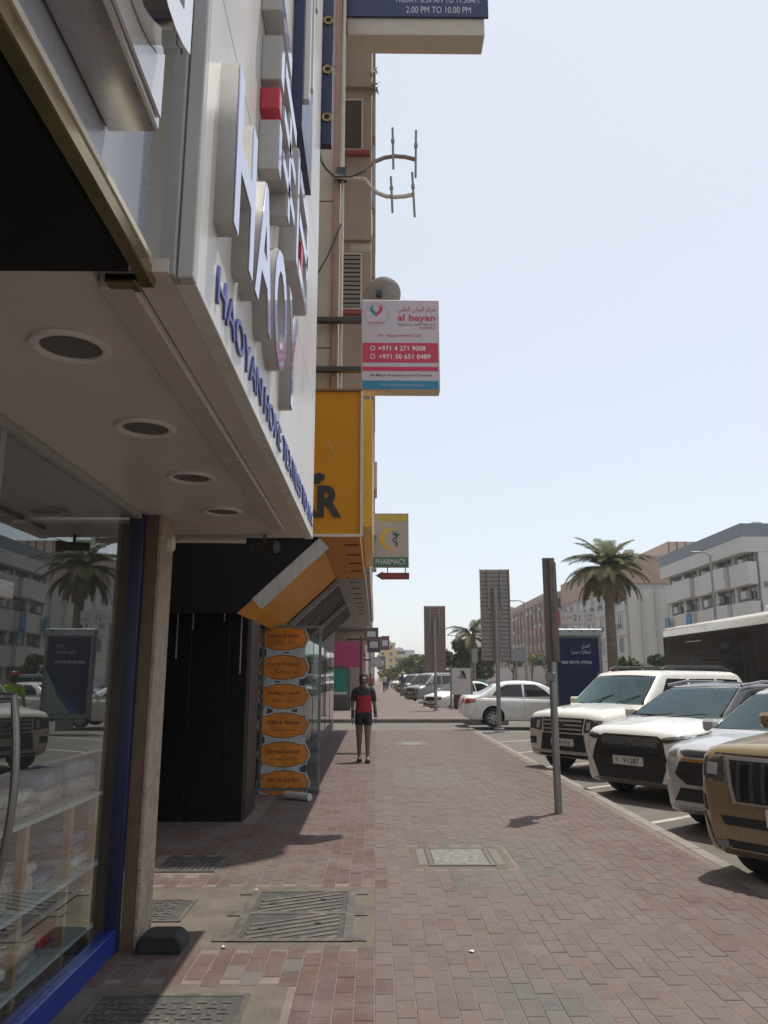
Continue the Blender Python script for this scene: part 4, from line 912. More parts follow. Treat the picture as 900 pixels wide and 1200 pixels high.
def number_plate(cx, z, txt, code=None, w=0.5, h=0.12, yc=0.0):
    o = cx['patch']('number_plate', plate_m, rect(yc - w / 2, yc + w / 2, z - h / 2, z + h / 2), 'f', 0.03, 0.02, 2, 1)
    h_ = cx['cast']((cx['L'], yc, z), (-1, 0, 0)); xx = h_.x + 0.033
    M = Matrix(((0, 0, 1), (1, 0, 0), (0, 1, 0)))
    tm = text('plate_number', txt, mat('plate_black', (0.015, 0.015, 0.015), 0.5), (0, 0, 0), w * 0.52, h * 0.62, M, None, bold=0.01); tm.parent = o; tm.location = (xx, yc + w * 0.12, z)
    if code: tc_ = text('plate_code', code, MATS['plate_black'], (0, 0, 0), w * 0.14, h * 0.5, M, None); tc_.parent = o; tc_.location = (xx, yc - w * 0.36, z)
def lamps(cx, poly, m=lampclear, nm='headlight', off=0.008, **k):
    a = cx['patch'](nm, m, poly, 'f', off, 0.03, 10, 5, **k); b = cx['patch'](nm, m, cx['mirror'](poly), 'f', off, 0.03, 10, 5, **k); return a, b

# ---- front designs
def front_suv(cx):   # boxy white SUV
    p = cx['patch']; hw = cx['W'] / 2
    p('grille', blackplastic, [(-.44, .74), (.44, .74), (.47, .99), (-.47, .99)], 'f', .006, .03, 12, 4)
    for z in (.80, .87, .94): p('grille_bar', silverplastic, rect(-.43, .43, z - .016, z + .016), 'f', .022, .02, 10, 1)
    p('badge', chrome, [(-.06, .87), (0, .82), (.06, .87), (0, .93)], 'f', .04, .03, 4, 3)
    for a in lamps(cx, [(.48, .75), (.78, .78), (.83, .97), (.49, .99)]): pass
    lamps(cx, [(.54, .80), (.61, .80), (.61, .93), (.54, .93)], mat('reflector_pale', (.5, .5, .48), .3, metal=.3), 'reflector', .012)
    p('lower_grille', blackplastic, [(-.52, .43), (.52, .43), (.47, .72), (-.47, .72)], 'f', .004, .03, 12, 4)
    p('bumper_trim', silverplastic, rect(-.72, .72, .395, .425), 'f', .012, .03, 14, 1)
    lamps(cx, rect(.62, .80, .52, .64), blackplastic, 'fog_surround', .005); lamps(cx, rect(.66, .76, .55, .61), lampclear, 'fog_lamp', .012)
    number_plate(cx, .575, '41316', 'P')
    p('underguard', blackplastic, rect(-.6, .6, .27, .37), 'f', .004, .02, 10, 2)
    t = cx['t']; X = cx['X']; W = cx['W']
    for sy in (-1, 1): MB().tube([(X(2.15), sy * .60, 1.83), (X(2.3), sy * .61, 1.885), (X(4.2), sy * .61, 1.89), (X(4.4), sy * .60, 1.84)], .022, 8).build('roof_rail', blackplastic, t, world=False, smooth=True)
    MB().tube([(X(.55), -.62, 1.12), (X(.56), -.63, 1.19)], .008, 6).build('aerial', blackplastic, t, world=False)
    for y0 in (-.35, .25): MB().tube([(X(1.20), y0, 1.22), (X(1.42), y0 + .38, 1.37)], .009, 5).build('wiper', blackplastic, t, world=False)
def front_cross(cx):   # white crossover with big black grille
    p = cx['patch']
    p('grille', blackplastic, [(-.46, .50), (.46, .50), (.62, .58), (.54, .86), (.44, .90), (-.44, .90), (-.54, .86), (-.62, .58)], 'f', .010, .04, 16, 8)
    p('grille_mesh', mat('mesh_dark', (0.006, 0.006, 0.006), 0.6, bump=1.0, bscale=90), [(-.42, .66), (.42, .66), (.49, .83), (.41, .87), (-.41, .87), (-.49, .83)], 'f', .016, .02, 14, 5)
    p('bumper', blackplastic, [(-.52, .30), (.52, .30), (.63, .57), (-.63, .57)], 'f', .012, .04, 16, 5)
    p('bumper_bar', mat('gloss_black', (.02, .02, .022), .12), rect(-.50, .50, .615, .645), 'f', .035, .03, 12, 1)
    p('skid_plate', silverplastic, [(-.54, .235), (.54, .235), (.60, .295), (-.60, .295)], 'f', .018, .03, 12, 1)
    lamps(cx, [(.50, .83), (.60, .815), (.885, .87), (.86, .94), (.54, .885)], lampclear, 'headlight', .008)
    lamps(cx, [(.54, .835), (.86, .885), (.86, .897), (.54, .85)], blackplastic, 'lamp_divider', .013)
    p('badge', mat('badge_grey', (.12, .12, .12), .3, metal=.6), [(-.065, .79), (-.03, .745), (.03, .745), (.065, .79), (.03, .835), (-.03, .835)], 'f', .03, .02, 6, 4)
    number_plate(cx, .555, '91287', 'Y')
    t = cx['t']; X = cx['X']
    for sy in (-1, 1): MB().tube([(X(1.95), sy * .64, 1.565), (X(2.5), sy * .655, 1.625), (X(3.6), sy * .65, 1.61)], .02, 8).build('roof_rail', chrome, t, world=False, smooth=True)
    p('roof_edge', silverplastic, rect(-.55, .55, 1.535, 1.545), 'f', .004, .01, 8, 1)
    MB().tube([(X(1.02), -.05, 1.105), (X(1.18), .5, 1.17)], .009, 5).build('wiper', blackplastic, t, world=False)
    MB().tube([(X(1.02), -.5, 1.10), (X(1.15), -.02, 1.16)], .009, 5).build('wiper', blackplastic, t, world=False)
def front_silver(cx):   # silver crossover with split grille
    p = cx['patch']
    p('upper_grille', blackplastic, [(-.50, .83), (.50, .83), (.58, .88), (.52, .90), (-.52, .90), (-.58, .88)], 'f', .008, .03, 12, 3)
    p('chrome_bar', chrome, rect(-.54, .54, .785, .81), 'f', .012, .03, 12, 1)
    p('badge', mat('badge_gold', (.45, .27, .04), .3, metal=.8), [(-.09, .79), (.09, .79), (.09, .82), (-.09, .82)], 'f', .03, .02, 4, 2)
    p('grille', blackplastic, [(-.46, .54), (.46, .54), (.60, .64), (.56, .775), (-.56, .775), (-.60, .64)], 'f', .008, .04, 14, 6)
    lamps(cx, [(.60, .82), (.84, .84), (.86, .93), (.62, .91)]); lamps(cx, [(.66, .56), (.78, .56), (.82, .72), (.76, .72)], chrome, 'daylight_lamp', .008)
    p('lower_grille', blackplastic, [(-.62, .36), (.62, .36), (.54, .50), (-.54, .50)], 'f', .006, .03, 12, 3)
    p('skid_plate', silverplastic, rect(-.66, .66, .28, .315), 'f', .012, .03, 12, 1)
    number_plate(cx, .46, '15804', 'D')
    t = cx['t']; X = cx['X']; MB().tube([(X(1.0), -.1, 1.05), (X(1.15), .5, 1.12)], .009, 5).build('wiper', blackplastic, t, world=False)
def front_tan(cx):   # tan off-roader with vertical slot grille
    p = cx['patch']
    p('grille_surround', silverplastic, [(-.54, .70), (.54, .70), (.60, 1.06), (-.60, 1.06)], 'f', .010, .04, 12, 6)
    p('grille', blackplastic, [(-.50, .72), (.50, .72), (.56, 1.035), (-.56, 1.035)], 'f', .022, .03, 12, 6)
    for k in range(-2, 3):
        y = k * .205; p('grille_slot', mat('slot_dark', (0.004, 0.004, 0.004), 0.4), [(y - .035, .745), (y + .035, .745), (y + .04, 1.01), (y - .04, 1.01)], 'f', .026, .012, 3, 5)
        for s_ in (-.055, .055): p('grille_rib', mat('rib_grey', (.10, .10, .105), .3, metal=.6), [(y + s_ - .014, .735), (y + s_ + .014, .735), (y + s_ + .014, 1.02), (y + s_ - .014, 1.02)], 'f', .045, .03, 2, 5)
    p('badge', chrome, [(-.085, .88), (-.04, .82), (.04, .82), (.085, .88), (.04, .94), (-.04, .94)], 'f', .055, .02, 6, 4)
    lamps(cx, [(.60, .86), (.80, .84), (.90, .90), (.88, 1.05), (.62, 1.06)]); lamps(cx, rect(.67, .77, .91, 1.0), mat('reflector_pale', (.5, .5, .48), .3, metal=.3), 'reflector', .014)
    p('bumper_slot', blackplastic, [(-.62, .53), (.62, .53), (.66, .60), (-.66, .60)], 'f', .006, .03, 14, 2)
    p('lower_slot', blackplastic, [(-.56, .34), (.56, .34), (.62, .42), (-.62, .42)], 'f', .006, .03, 14, 2)
    lamps(cx, [(.70, .33), (.80, .36), (.90, .55), (.86, .60), (.80, .52)], mat('chrome_dark', (.18, .2, .24), .12, metal=.9), 'corner_trim', .012)
    lamps(cx, rect(.60, .70, .36, .41), lampclear, 'fog_lamp', .014); lamps(cx, [(.78, .62), (.86, .62), (.88, .74), (.82, .74)], blackplastic, 'side_vent', .006)
    number_plate(cx, .625, 'H 4 58', 'H', .52, .13)
    p('hood_seam', blackplastic, rect(-.82, .82, 1.072, 1.082), 'f', .004, .012, 14, 1)
HDG = (-math.cos(R(35)), -math.sin(R(35)))
SUV = dict(L=4.85, W=1.87, H=1.80, r=.385, paint=carcream, belt=1.14, top=[(0, .74), (.03, .93), (.07, 1.02), (.16, 1.075), (.5, 1.12), (1.25, 1.19), (1.5, 1.15), (4.7, 1.13), (4.85, 1.05)],
    bot=[(0, .40), (.08, .30), (.5, .27), (2.4, .27), (4.4, .3), (4.85, .45)], plan=[(0, .80), (.05, .90), (.15, .955), (.35, .985), (.7, 1), (4.3, 1), (4.7, .96), (4.85, .9)],
    gh=[(1.15, 1.14), (1.95, 1.76), (2.1, 1.79), (2.7, 1.80), (4.4, 1.79), (4.6, 1.74), (4.8, 1.14)], wt=.78, wb=.93, ws=(1.2, 1.215, 1.9, 1.70), wheels=(.85, 3.6), rw=(1.25, 1.65),
    side=[[(1.62, 1.2), (2.72, 1.19), (2.68, 1.66), (2.08, 1.67)], [(2.80, 1.19), (3.66, 1.19), (3.62, 1.66), (2.78, 1.66)], [(3.74, 1.19), (4.55, 1.2), (4.42, 1.64), (3.7, 1.66)]], front=front_suv, seams=(1.55, 2.75, 3.7), handles=(2.5, 3.5))
CROSS = dict(L=4.46, W=1.83, H=1.59, r=.34, paint=carwhite, roofpaint=carblack, belt=1.04, mirrorpaint=carwhite, top=[(0, .66), (.03, .82), (.08, .92), (.2, .98), (.5, 1.02), (1.1, 1.09), (1.35, 1.05), (4.2, 1.07), (4.46, .95)],
    bot=[(0, .30), (.08, .22), (.5, .20), (2.4, .20), (4.1, .25), (4.46, .4)], plan=[(0, .70), (.04, .82), (.12, .90), (.3, .96), (.6, 1), (4.0, 1), (4.3, .95), (4.46, .85)],
    gh=[(.98, 1.04), (1.95, 1.53), (2.2, 1.575), (2.7, 1.59), (3.6, 1.55), (4.1, 1.36), (4.38, 1.04)], wt=.70, wb=.91, ws=(1.08, 1.135, 1.95, 1.525), wheels=(.86, 3.5), rw=(1.12, 1.38),
    side=[[(1.55, 1.08), (2.5, 1.08), (2.5, 1.48), (2.14, 1.46)], [(2.57, 1.08), (3.5, 1.1), (3.4, 1.45), (2.57, 1.48)]], front=front_cross, seams=(1.5, 2.54, 3.4), handles=(2.35, 3.25), glass=carglass)
SILV = dict(L=4.4, W=1.81, H=1.58, r=.34, paint=carsilver, belt=1.0, top=[(0, .60), (.03, .78), (.09, .88), (.22, .94), (.5, .98), (1.05, 1.04), (1.3, 1.0), (4.1, 1.04), (4.4, .9)],
    bot=[(0, .30), (.08, .22), (.5, .20), (2.4, .20), (4.1, .25), (4.4, .4)], plan=[(0, .68), (.04, .80), (.12, .89), (.3, .96), (.6, 1), (4.0, 1), (4.25, .95), (4.4, .85)],
    gh=[(.92, 1.0), (1.85, 1.50), (2.1, 1.56), (2.7, 1.58), (3.6, 1.54), (4.0, 1.36), (4.3, 1.0)], wt=.70, wb=.91, ws=(1.03, 1.09, 1.85, 1.49), wheels=(.84, 3.44), rw=(1.12, 1.36),
    side=[[(1.5, 1.04), (2.45, 1.04), (2.45, 1.46), (2.08, 1.45)], [(2.52, 1.04), (3.5, 1.06), (3.4, 1.42), (2.52, 1.46)]], front=front_silver, seams=(1.45, 2.48, 3.35), handles=(2.3, 3.2))
TAN = dict(L=4.9, W=1.90, H=1.84, r=.39, paint=cartan, belt=1.18, top=[(0, .80), (.03, 1.0), (.07, 1.09), (.15, 1.135), (.5, 1.16), (1.3, 1.22), (1.55, 1.19), (4.7, 1.16), (4.9, 1.05)],
    bot=[(0, .36), (.08, .28), (.5, .27), (2.4, .27), (4.4, .3), (4.9, .45)], plan=[(0, .76), (.05, .87), (.14, .94), (.35, .985), (.7, 1), (4.3, 1), (4.7, .96), (4.9, .9)],
    gh=[(1.2, 1.18), (1.95, 1.76), (2.1, 1.81), (2.7, 1.84), (4.4, 1.82), (4.65, 1.75), (4.85, 1.18)], wt=.78, wb=.93, ws=(1.25, 1.25, 1.95, 1.74), wheels=(.9, 3.69), rw=(1.28, 1.68),
    side=[[(1.65, 1.24), (2.72, 1.23), (2.68, 1.7), (2.1, 1.71)], [(2.80, 1.23), (3.66, 1.23), (3.62, 1.7), (2.78, 1.7)], [(3.74, 1.23), (4.55, 1.24), (4.42, 1.68), (3.7, 1.7)]], front=front_tan, seams=(1.6, 2.75, 3.7), handles=(2.5, 3.5))
SEDAN = dict(L=4.43, W=1.7, H=1.47, r=.305, paint=carwhite, belt=.93, top=[(0, .55), (.04, .68), (.12, .76), (.5, .84), (1.1, .95), (1.4, .93), (3.6, .97), (4.0, 1.0), (4.33, .99), (4.4, .85), (4.43, .7)],
    bot=[(0, .30), (.08, .2), (.5, .19), (2.4, .19), (4.1, .23), (4.43, .38)], plan=[(0, .68), (.05, .82), (.15, .90), (.4, .97), (.7, 1), (3.8, 1), (4.25, .95), (4.38, .86), (4.43, .75)],
    gh=[(.95, .93), (1.75, 1.38), (2.05, 1.45), (2.5, 1.47), (2.9, 1.45), (3.3, 1.36), (3.9, 1.0), (4.1, .94)], wt=.68, wb=.92, ws=(1.0, .99, 1.75, 1.38), wheels=(.84, 3.44), rw=(1.05, 1.33),
    side=[[(1.5, .98), (2.38, .97), (2.38, 1.37), (2.0, 1.36), (1.72, 1.2)], [(2.45, .97), (3.2, .98), (3.45, 1.03), (3.24, 1.24), (2.95, 1.36), (2.45, 1.37)]], seams=(1.4, 2.41, 3.2), handles=(2.2, 3.05), spokes=8)
make_car('parked_car', 'cream white boxy off-road car with roof rails and three bar grille', (3.30, 14.05), HDG, SUV, 'cars nosed in to the kerb')
make_car('parked_car', 'white crossover with large black grille and black roof', (3.55, 11.22), HDG, CROSS, 'cars nosed in to the kerb')
make_car('parked_car', 'silver crossover with split grille and gold badge, between white and tan cars', (3.70, 8.50), HDG, SILV, 'cars nosed in to the kerb')
make_car('parked_car', 'tan off-road car with black slotted grille, bumper over the pavement edge', (3.20, 6.09), HDG, TAN, 'cars nosed in to the kerb')
sd, cx = make_car('white_sedan', 'white saloon with dark windows and red tail lamps crossing on the side road', (7.30, 26.75), (1, 0.0), dict(SEDAN, z=-0.02))
for ax in ('l', 'rt'): cx['patch']('tail_lamp', lampred, [(4.02, .80), (4.36, .74), (4.40, .86), (4.28, .93), (4.0, .90)], ax, .012, .03, 8, 4)
for sy in (-1, 1): cx['patch']('tail_lamp', lampred, [(sy * .62, .74), (sy * .48, .78), (sy * .48, .90), (sy * .66, .92)], 'r', .012, .03, 4, 4)

# ---- far cars, angle parked past the side road
def front_plain(cx):
    W = cx['W'] / 2; z = cx['sp']['belt']; p = cx['patch']
    p('grille', blackplastic, rect(-.4, .4, z - .42, z - .22), 'f', .008, .03, 8, 2); p('lower_grille', blackplastic, rect(-.55, .55, z - .66, z - .52), 'f', .008, .03, 8, 2)
    lamps(cx, rect(W * .62, W * .86, z - .36, z - .20)); number_plate(cx, z - .5, '52718')
VAN = dict(L=4.9, W=1.8, H=1.95, r=.33, cat='van', paint=carsilver, belt=1.15, top=[(0, .7), (.04, .9), (.15, 1.0), (.6, 1.14), (.9, 1.18), (1.2, 1.16), (4.8, 1.16), (4.9, 1.1)], bot=[(0, .35), (.1, .25), (2.4, .22), (4.4, .25), (4.9, .35)],
    plan=[(0, .78), (.06, .9), (.2, .97), (.6, 1), (4.7, 1), (4.9, .95)], gh=[(.55, 1.15), (1.35, 1.85), (1.6, 1.93), (2.2, 1.95), (4.6, 1.94), (4.8, 1.88), (4.88, 1.15)], wt=.82, wb=.97, ws=(.65, 1.2, 1.35, 1.82), wheels=(.8, 3.6), rw=(1.3, 1.75),
    side=[[(1.2, 1.22), (2.0, 1.2), (2.0, 1.76), (1.5, 1.76)], [(2.1, 1.2), (3.3, 1.2), (3.3, 1.76), (2.1, 1.76)], [(3.4, 1.2), (4.7, 1.2), (4.65, 1.76), (3.4, 1.76)]], front=front_plain)
grp = 'cars angle parked past the side road'
FS = dict(SEDAN, front=front_plain)
def far(name, label, k, sp, **kw):
    n = atZ(*k); make_car(name, label, (n.x, n.y), HDG, dict(sp, **kw), grp, detail=False)
make_car('parked_car', 'white saloon with dark grille beside the notice board', (2.75, 39.7), HDG, FS, grp, detail=False)
far('parked_van', 'silver grey minivan with green tinted windscreen behind the white saloon', (481, 823.5, -0.1), VAN, paint=paint('paint_grey', (0.24, 0.24, 0.24), .3))
far('parked_car', 'low white saloon between the two grey minivans', (474, 818.5, -0.1), FS)
far('parked_van', 'dark grey minivan parked beyond the low white saloon', (469, 814.6, -0.1), VAN, paint=paint('paint_darkgrey', (0.10, 0.10, 0.105), .3))
far('parked_car', 'cream off-road car near the end of the far parked row', (464, 811.3, -0.1), dict(SUV, front=front_plain))
far('parked_van', 'pale minivan parked far along the row by the yellow building', (461, 808.5, -0.1), VAN, paint=carwhite)
# cars beyond the sedan
make_car('parked_car', 'dark blue off-road car standing behind the white saloon', (8.4, 35.5), (-1, -0.15), dict(SUV, front=front_plain, paint=paint('paint_blue', (0.05, 0.07, 0.10), .2)), None, detail=False)
make_car('parked_car', 'white hatchback standing beyond the advertising panel', (8.6, 31.8), (-0.9, -0.3), dict(FS), None, detail=False)
# truck with teal box
t = thing('box_truck', 'truck with pale cab hood and teal box body beyond the parked row', 'truck', (8.2, 76, -0.1), R(180 + 60))
MB().box(-1.2, 0, 1.95, 5.2, 2.3, 2.4).build('cargo_box', mat('teal_box', (0.05, 0.22, 0.2), 0.5, var=0.15), t, bevel=0.03, world=False)
MB().prism([(1.5, .5), (3.3, .5), (3.35, 1.4), (2.9, 2.4), (1.5, 2.5)], 'xz', -1.05, 1.05).build('cab', mat('cab_tan', (0.33, 0.29, 0.23), 0.4), t, bevel=0.04, world=False)
MB().prism([(3.345, 1.45), (3.36, 1.45), (2.95, 2.3), (2.93, 2.3)], 'xz', -.9, .9).build('windscreen', carglass, t, world=False)
for x in (-2.6, 2.4):
    for sy in (-1, 1): MB().cyl((x, sy * .8, .45), (x, sy * 1.08, .45), .45, n=18).build('wheel', tyre_m, t, world=False)
# ---- bus
bx, by = 10.3, 15.9; BLn = 12.0
t = thing('coach_bus', 'white coach with black tinted windows and roof air unit behind the parked cars', 'bus', (bx + 1.25, by + BLn / 2, -0.1))
bw = mat('bus_cream', (0.60, 0.55, 0.45), 0.3, coat=0.5, var=0.05)
MB().bb(bx + .012, bx + 2.5, by, by + BLn, .25, 3.3).build('body', bw, t, bevel=0.12, smooth=True, angle=60)
MB().bb(bx - .002, bx + .02, by + .25, by + BLn - .12, 1.2, 2.98).build('window_band', mat('bus_glass', (.014, .012, .010), .05, spec=.7), t, bevel=0.004)
for k in range(7): MB().bb(bx - .006, bx - .0025, by + 1.2 + k * 1.55, by + 1.235 + k * 1.55, 1.2, 2.98).build('window_divider', blackplastic, t)
MB().bb(bx - .03, bx - .003, by + 8.6, by + 9.8, 2.70, 2.74).build('window_flap', alu, t)
MB().bb(bx - .012, bx + .012, by + .1, by + BLn - .1, .45, .65).build('stripe', mat('bus_stripe', (.05, .1, .2), .4), t)
MB().prism([(by + 1.5, 3.28), (by + 5.6, 3.28), (by + 5.3, 3.52), (by + 4.9, 3.6), (by + 2.2, 3.6), (by + 1.8, 3.52)], 'yz', bx + .45, bx + 2.05).build('air_unit', bw, t, bevel=0.04, smooth=True, angle=60)
for yy in (by + 2.4, by + 9.2):
    for xx in (bx + .02, bx + 2.2): MB().cyl((xx, yy, .38), (xx + .28, yy, .38), .48, n=22).build('wheel', tyre_m, t)
MB().bb(bx + .1, bx + 2.4, by + BLn - .005, by + BLn + .012, 1.4, 2.9).build('rear_window', cardark, t)
# ================================================================ street furniture
polem = mat('pole_grey', (0.27, 0.27, 0.265), 0.5, metal=0.4, var=0.15, scale=4, dirt=0.3, dscale=3, dcol=(0.16, 0.14, 0.12), stretch=(1, 1, .3))
slatm = mat('slat_grey', (0.30, 0.265, 0.25), 0.6, metal=0.2, var=0.15, scale=5, dirt=0.35, dscale=3, dcol=(0.18, 0.14, 0.12))
slatm2 = mat('slat_brown', (0.26, 0.19, 0.175), 0.6, metal=0.2, var=0.15, scale=5, dirt=0.35, dscale=3, dcol=(0.15, 0.1, 0.09))
def slat_sign(label, base, yaw, w, z0, z1, sm, n, plate=True, r=0.07, inline=False, grp='slatted sign panels on poles'):
    t = thing('pole_sign', label, 'sign', (base[0], base[1], base[2]), yaw, grp); W_ = dict(world=False)
    MB().cyl((0, 0.0, 0), (0, 0.0, z0 + (z1 - z0) * (.02 if inline else .8)), r, r * .9, 16).build('pole', polem, t, smooth=True, **W_)
    if plate: MB().box(0, 0, .012, .30, .30, .024).build('base_plate', galv, t, bevel=0.004, **W_)
    for sx in (-1, 1) if plate else ():
        for sy in (-1, 1): MB().cyl((sx * .12, sy * .12, .02), (sx * .12, sy * .12, .055), .016, n=6).build('bolt', galv, t, **W_)
    o = -.03 if inline else r + .055
    MB().box(0, o + .05, (z0 + z1) / 2, w - .01, .012, z1 - z0).build('face_sheet', sm, t, **W_)
    for sx in (-1, 1): MB().box(sx * (w / 2 - .015), o + .01, (z0 + z1) / 2, .04, .15 if inline else .075, z1 - z0).build('edge_post', sm, t, bevel=0.003, **W_)
    for sx in (-1, 1): MB().box(sx * w * .22, o - .012, z0 + (z1 - z0) * .78, .07, .06, (z1 - z0) * .42).build('stiffener', galv, t, **W_)
    h = (z1 - z0) / n; sl = None
    for k in range(n):
        me_ = MB().box(0, 0, 0, w - .075, .03, h * .62).mesh('slat', sm, bevel=0.004) if sl is None else sl; sl = me_
        link('slat', me_, t, (0, o + .026, z0 + (k + .5) * h))
    for zz in () if inline else (z0 + .25, z0 + (z1 - z0) * .5, z0 + (z1 - z0) * .75): MB().box(0, r * .5, zz, .22, r * 1.4, .05).build('clamp', galv, t, **W_)
    return t
slat_sign('tall grey slatted sign back on a pole beside the white saloon', (3.92, 25.15, -.02), R(-3), .97, 2.12, 5.1, slatm, 22)
slat_sign('brown grey slatted sign back on a pole on the far pavement', (2.70, 35.4, .11), R(-4), .97, 1.72, 4.68, slatm2, 22)
t = slat_sign('weathered slatted sign edge on atop a grey pole at the kerb near parked cars', (2.2, 9.75, 0), math.atan2(9.8, 2.2) + R(-3), .42, 1.78, 3.06, mat('slat_dark', (0.13, 0.115, 0.105), 0.7, var=0.25, scale=5, dirt=0.4), 12, plate=False, r=.047, inline=True)
MB().box(-.235, -.06, 2.42, .04, .06, 1.26).build('end_channel', mat('channel_rust', (.15, .125, .11), .7, var=.3, scale=7, dirt=.6, dscale=4, dcol=(.09, .06, .04)), t, bevel=.006, world=False)
MB().box(.0, .02, 1.60, .13, .13, .1).build('collar', galv, t, bevel=.006, world=False)
# advertising panel
t = thing('advertising_panel', 'dark blue street advertising panel with white writing behind the cream car', 'sign', (6.25, 24, -.1))
x0, x1, z0, z1 = 5.5, 6.98, .5, 3.03; Y = 24.0
frm = mat('panel_grey', (.17, .175, .18), .4, metal=.4, var=.1)
MB().bb(x0, x1, Y, Y + .28, .35, 2.82).build('case', frm, t, bevel=.02)
MB().bb(x0 - .03, x1 + .03, Y - .03, Y + .31, 2.825, 3.05).build('cap', mat('cap_grey', (.26, .27, .275), .4, metal=.3, var=.1), t, bevel=.02)
for k in range(4): MB().cyl((x0 + .12 + k * .38, Y - .04, 2.97), (x0 + .12 + k * .38, Y - .028, 2.97), .03, n=10).build('cap_rivet', darkmetal, t)
MB().bb(x0 + .08, x1 - .1, Y - .012, Y - .001, .5, 2.78).build('poster', mat('poster_navy', (.006, .011, .055), .5, var=.08, scale=1, spec=.2), t)
MB().prism([(x0 + .55, .52), (x1 - .11, .52), (x1 - .11, 1.75)], 'xz', Y - .016, Y - .0125).build('poster_wedge', mat('poster_green', (.17, .24, .22), .3, var=.25, scale=2), t)
MB().prism([(x0 + .25, .52), (x0 + .55, .52), (x0 + 1.1, 1.22), (x0 + .98, 1.22)], 'xz', Y - .016, Y - .0125).build('poster_wedge', mat('poster_blue', (.02, .05, .22), .3), t)
text('lettering', '800 SKYB (7592)', pale, (x0 + .68, Y - .0135, 2.02), .92, .11, FACE_CAM, t, bold=.01)
text('lettering', arabic('اتصل'), pale, (x0 + .98, Y - .0135, 2.52), .26, .14, FACE_CAM, t)
text('lettering', arabic('لشعارات مميزة'), pale, (x0 + .82, Y - .0135, 2.34), .60, .15, FACE_CAM, t)
MB().bb(x0 + .5, x1 - .5, Y + .05, Y + .23, 0, .36).build('foot', frm, t)
# street name sign behind it
t = thing('street_sign', 'white framed street number sign with red end on two posts', 'sign', (9.0, 33, -.1))
c = atY(677, 724, 33)
MB().bb(c.x - .75, c.x + .75, 33, 33.06, c.z - .3, c.z + .28).build('frame', mat('sign_grey', (.38, .36, .34), .5), t)
MB().bb(c.x - .71, c.x + .28, 32.985, 32.999, c.z - .25, c.z + .23).build('name_face', mat('sign_dim_white', (.45, .43, .41), .5), t)
MB().bb(c.x + .32, c.x + .71, 32.985, 32.999, c.z - .25, c.z + .23).build('number_face', MATS['sign_dim_white'], t)
MB().bb(c.x - .95, c.x - .76, 32.99, 33.05, c.z - .32, c.z + .3).build('red_end', redacr, t)
text('lettering', '21', blk, (c.x - .05, 32.983, c.z), .28, .24, FACE_CAM, t); text('lettering', arabic('شارع'), blk, (c.x - .45, 32.983, c.z), .4, .2, FACE_CAM, t); text('lettering', '107', blk, (c.x + .5, 32.983, c.z - .08), .2, .14, FACE_CAM, t); text('lettering', 'D 86', blk, (c.x + .5, 32.983, c.z + .1), .28, .1, FACE_CAM, t)
for x in (c.x - .5, c.x + .5): MB().cyl((x, 33.1, -.1), (x, 33.1, c.z + .25), .04, n=10).build('post', polem, t)
# picture board on posts
t = thing('notice_board', 'white notice board with a grey sketch on two posts by the far cars', 'sign', (4.2, 37.2, .11))
a = atY(529.5, 783, 37.2); b = atY(552, 814, 37.2); NY = 37.2
MB().bb(a.x, b.x, NY, NY + .06, b.z, a.z).build('board', mat('board_white', (.5, .48, .45), .5, var=.08), t)
MB().prism([(a.x + .25, b.z + .75), (b.x - .2, b.z + .72), (b.x - .25, b.z + 1.0), (b.x - .5, b.z + 1.1), (a.x + .55, b.z + 1.12), (a.x + .4, b.z + .95)], 'xz', NY - .012, NY - .001).build('sketch', mat('sketch_grey', (.2, .19, .18), .6, var=.5, scale=8), t)
for x in (a.x - .05, b.x + .05): MB().cyl((x, NY + .03, .11), (x, NY + .03, a.z + .1), .05, n=10).build('post', polem, t)
tag(MB().bb(a.x + .1, a.x + .5, NY + .15, NY + .5, .11, .95).build('litter_bin', mat('bin_maroon', (.07, .02, .02), .6, var=.2), bevel=.05), 'maroon litter bin below the white notice board', 'bin')
# teal kiosk and clutter on the left, past the side road
t = thing('kiosk', 'grey rounded kiosk with a teal screen on the far pavement', 'kiosk', (-1.66, 35.7, .11))
kg = mat('kiosk_grey', (.10, .095, .09), .4, metal=.3, var=.1)
out = [(-2.17, .11), (-1.15, .11), (-1.15, 1.9)] + [(-1.66 + .51 * math.cos(R(q)), 1.9 + .2 * math.sin(R(q))) for q in range(15, 180, 15)] + [(-2.17, 1.9)]
MB().prism(out, 'xz', 35.7, 36.0).build('case', kg, t); MB().bb(-2.03, -1.29, 35.68, 35.699, .95, 1.92).build('screen', mat('screen_teal', (.02, .20, .17), .25, var=.1), t)
MB().bb(-2.03, -1.29, 35.683, 35.699, .82, .93).build('screen_strip', pale, t)
MB().bb(-2.19, -1.13, 35.67, 36.02, .11, .7).build('plinth', mat('kiosk_base', (.05, .045, .043), .5, var=.1), t)
t = thing('shop_building', 'low shop building with pale wall and magenta fascia past the side road', 'building', (-6, 40, .1))
MB().bb(-14, -2.75, 31.5, 70, .1, 3.4).build('wall', mat('pale_wall', (.42, .37, .31), .8, var=.1, dirt=.4), t)
MB().bb(-14, -2.4, 33, 70, 3.4, 12).build('upper_wall', beige2, t)
MB().bb(-3.2, -.65, 40, 40.2, 2.07, 3.36).build('magenta_sign', mat('magenta', (.36, .03, .13), .45, var=.08), t)
MB().bb(-2.45, -.65, 40.21, 52, 2.9, 3.05).build('awning', mat('awning_dark', (.05, .045, .05), .7), t)
MB().bb(-2.4, -.55, 44, 70, 4.4, 12.5).build('bay', beige, t)
for k in range(5):
    MB().bb(-2.755, -2.74, 33 + k * 4, 36 + k * 4, .4, 2.6).build('shop_window', MATS['dim_shop_glass'], t)
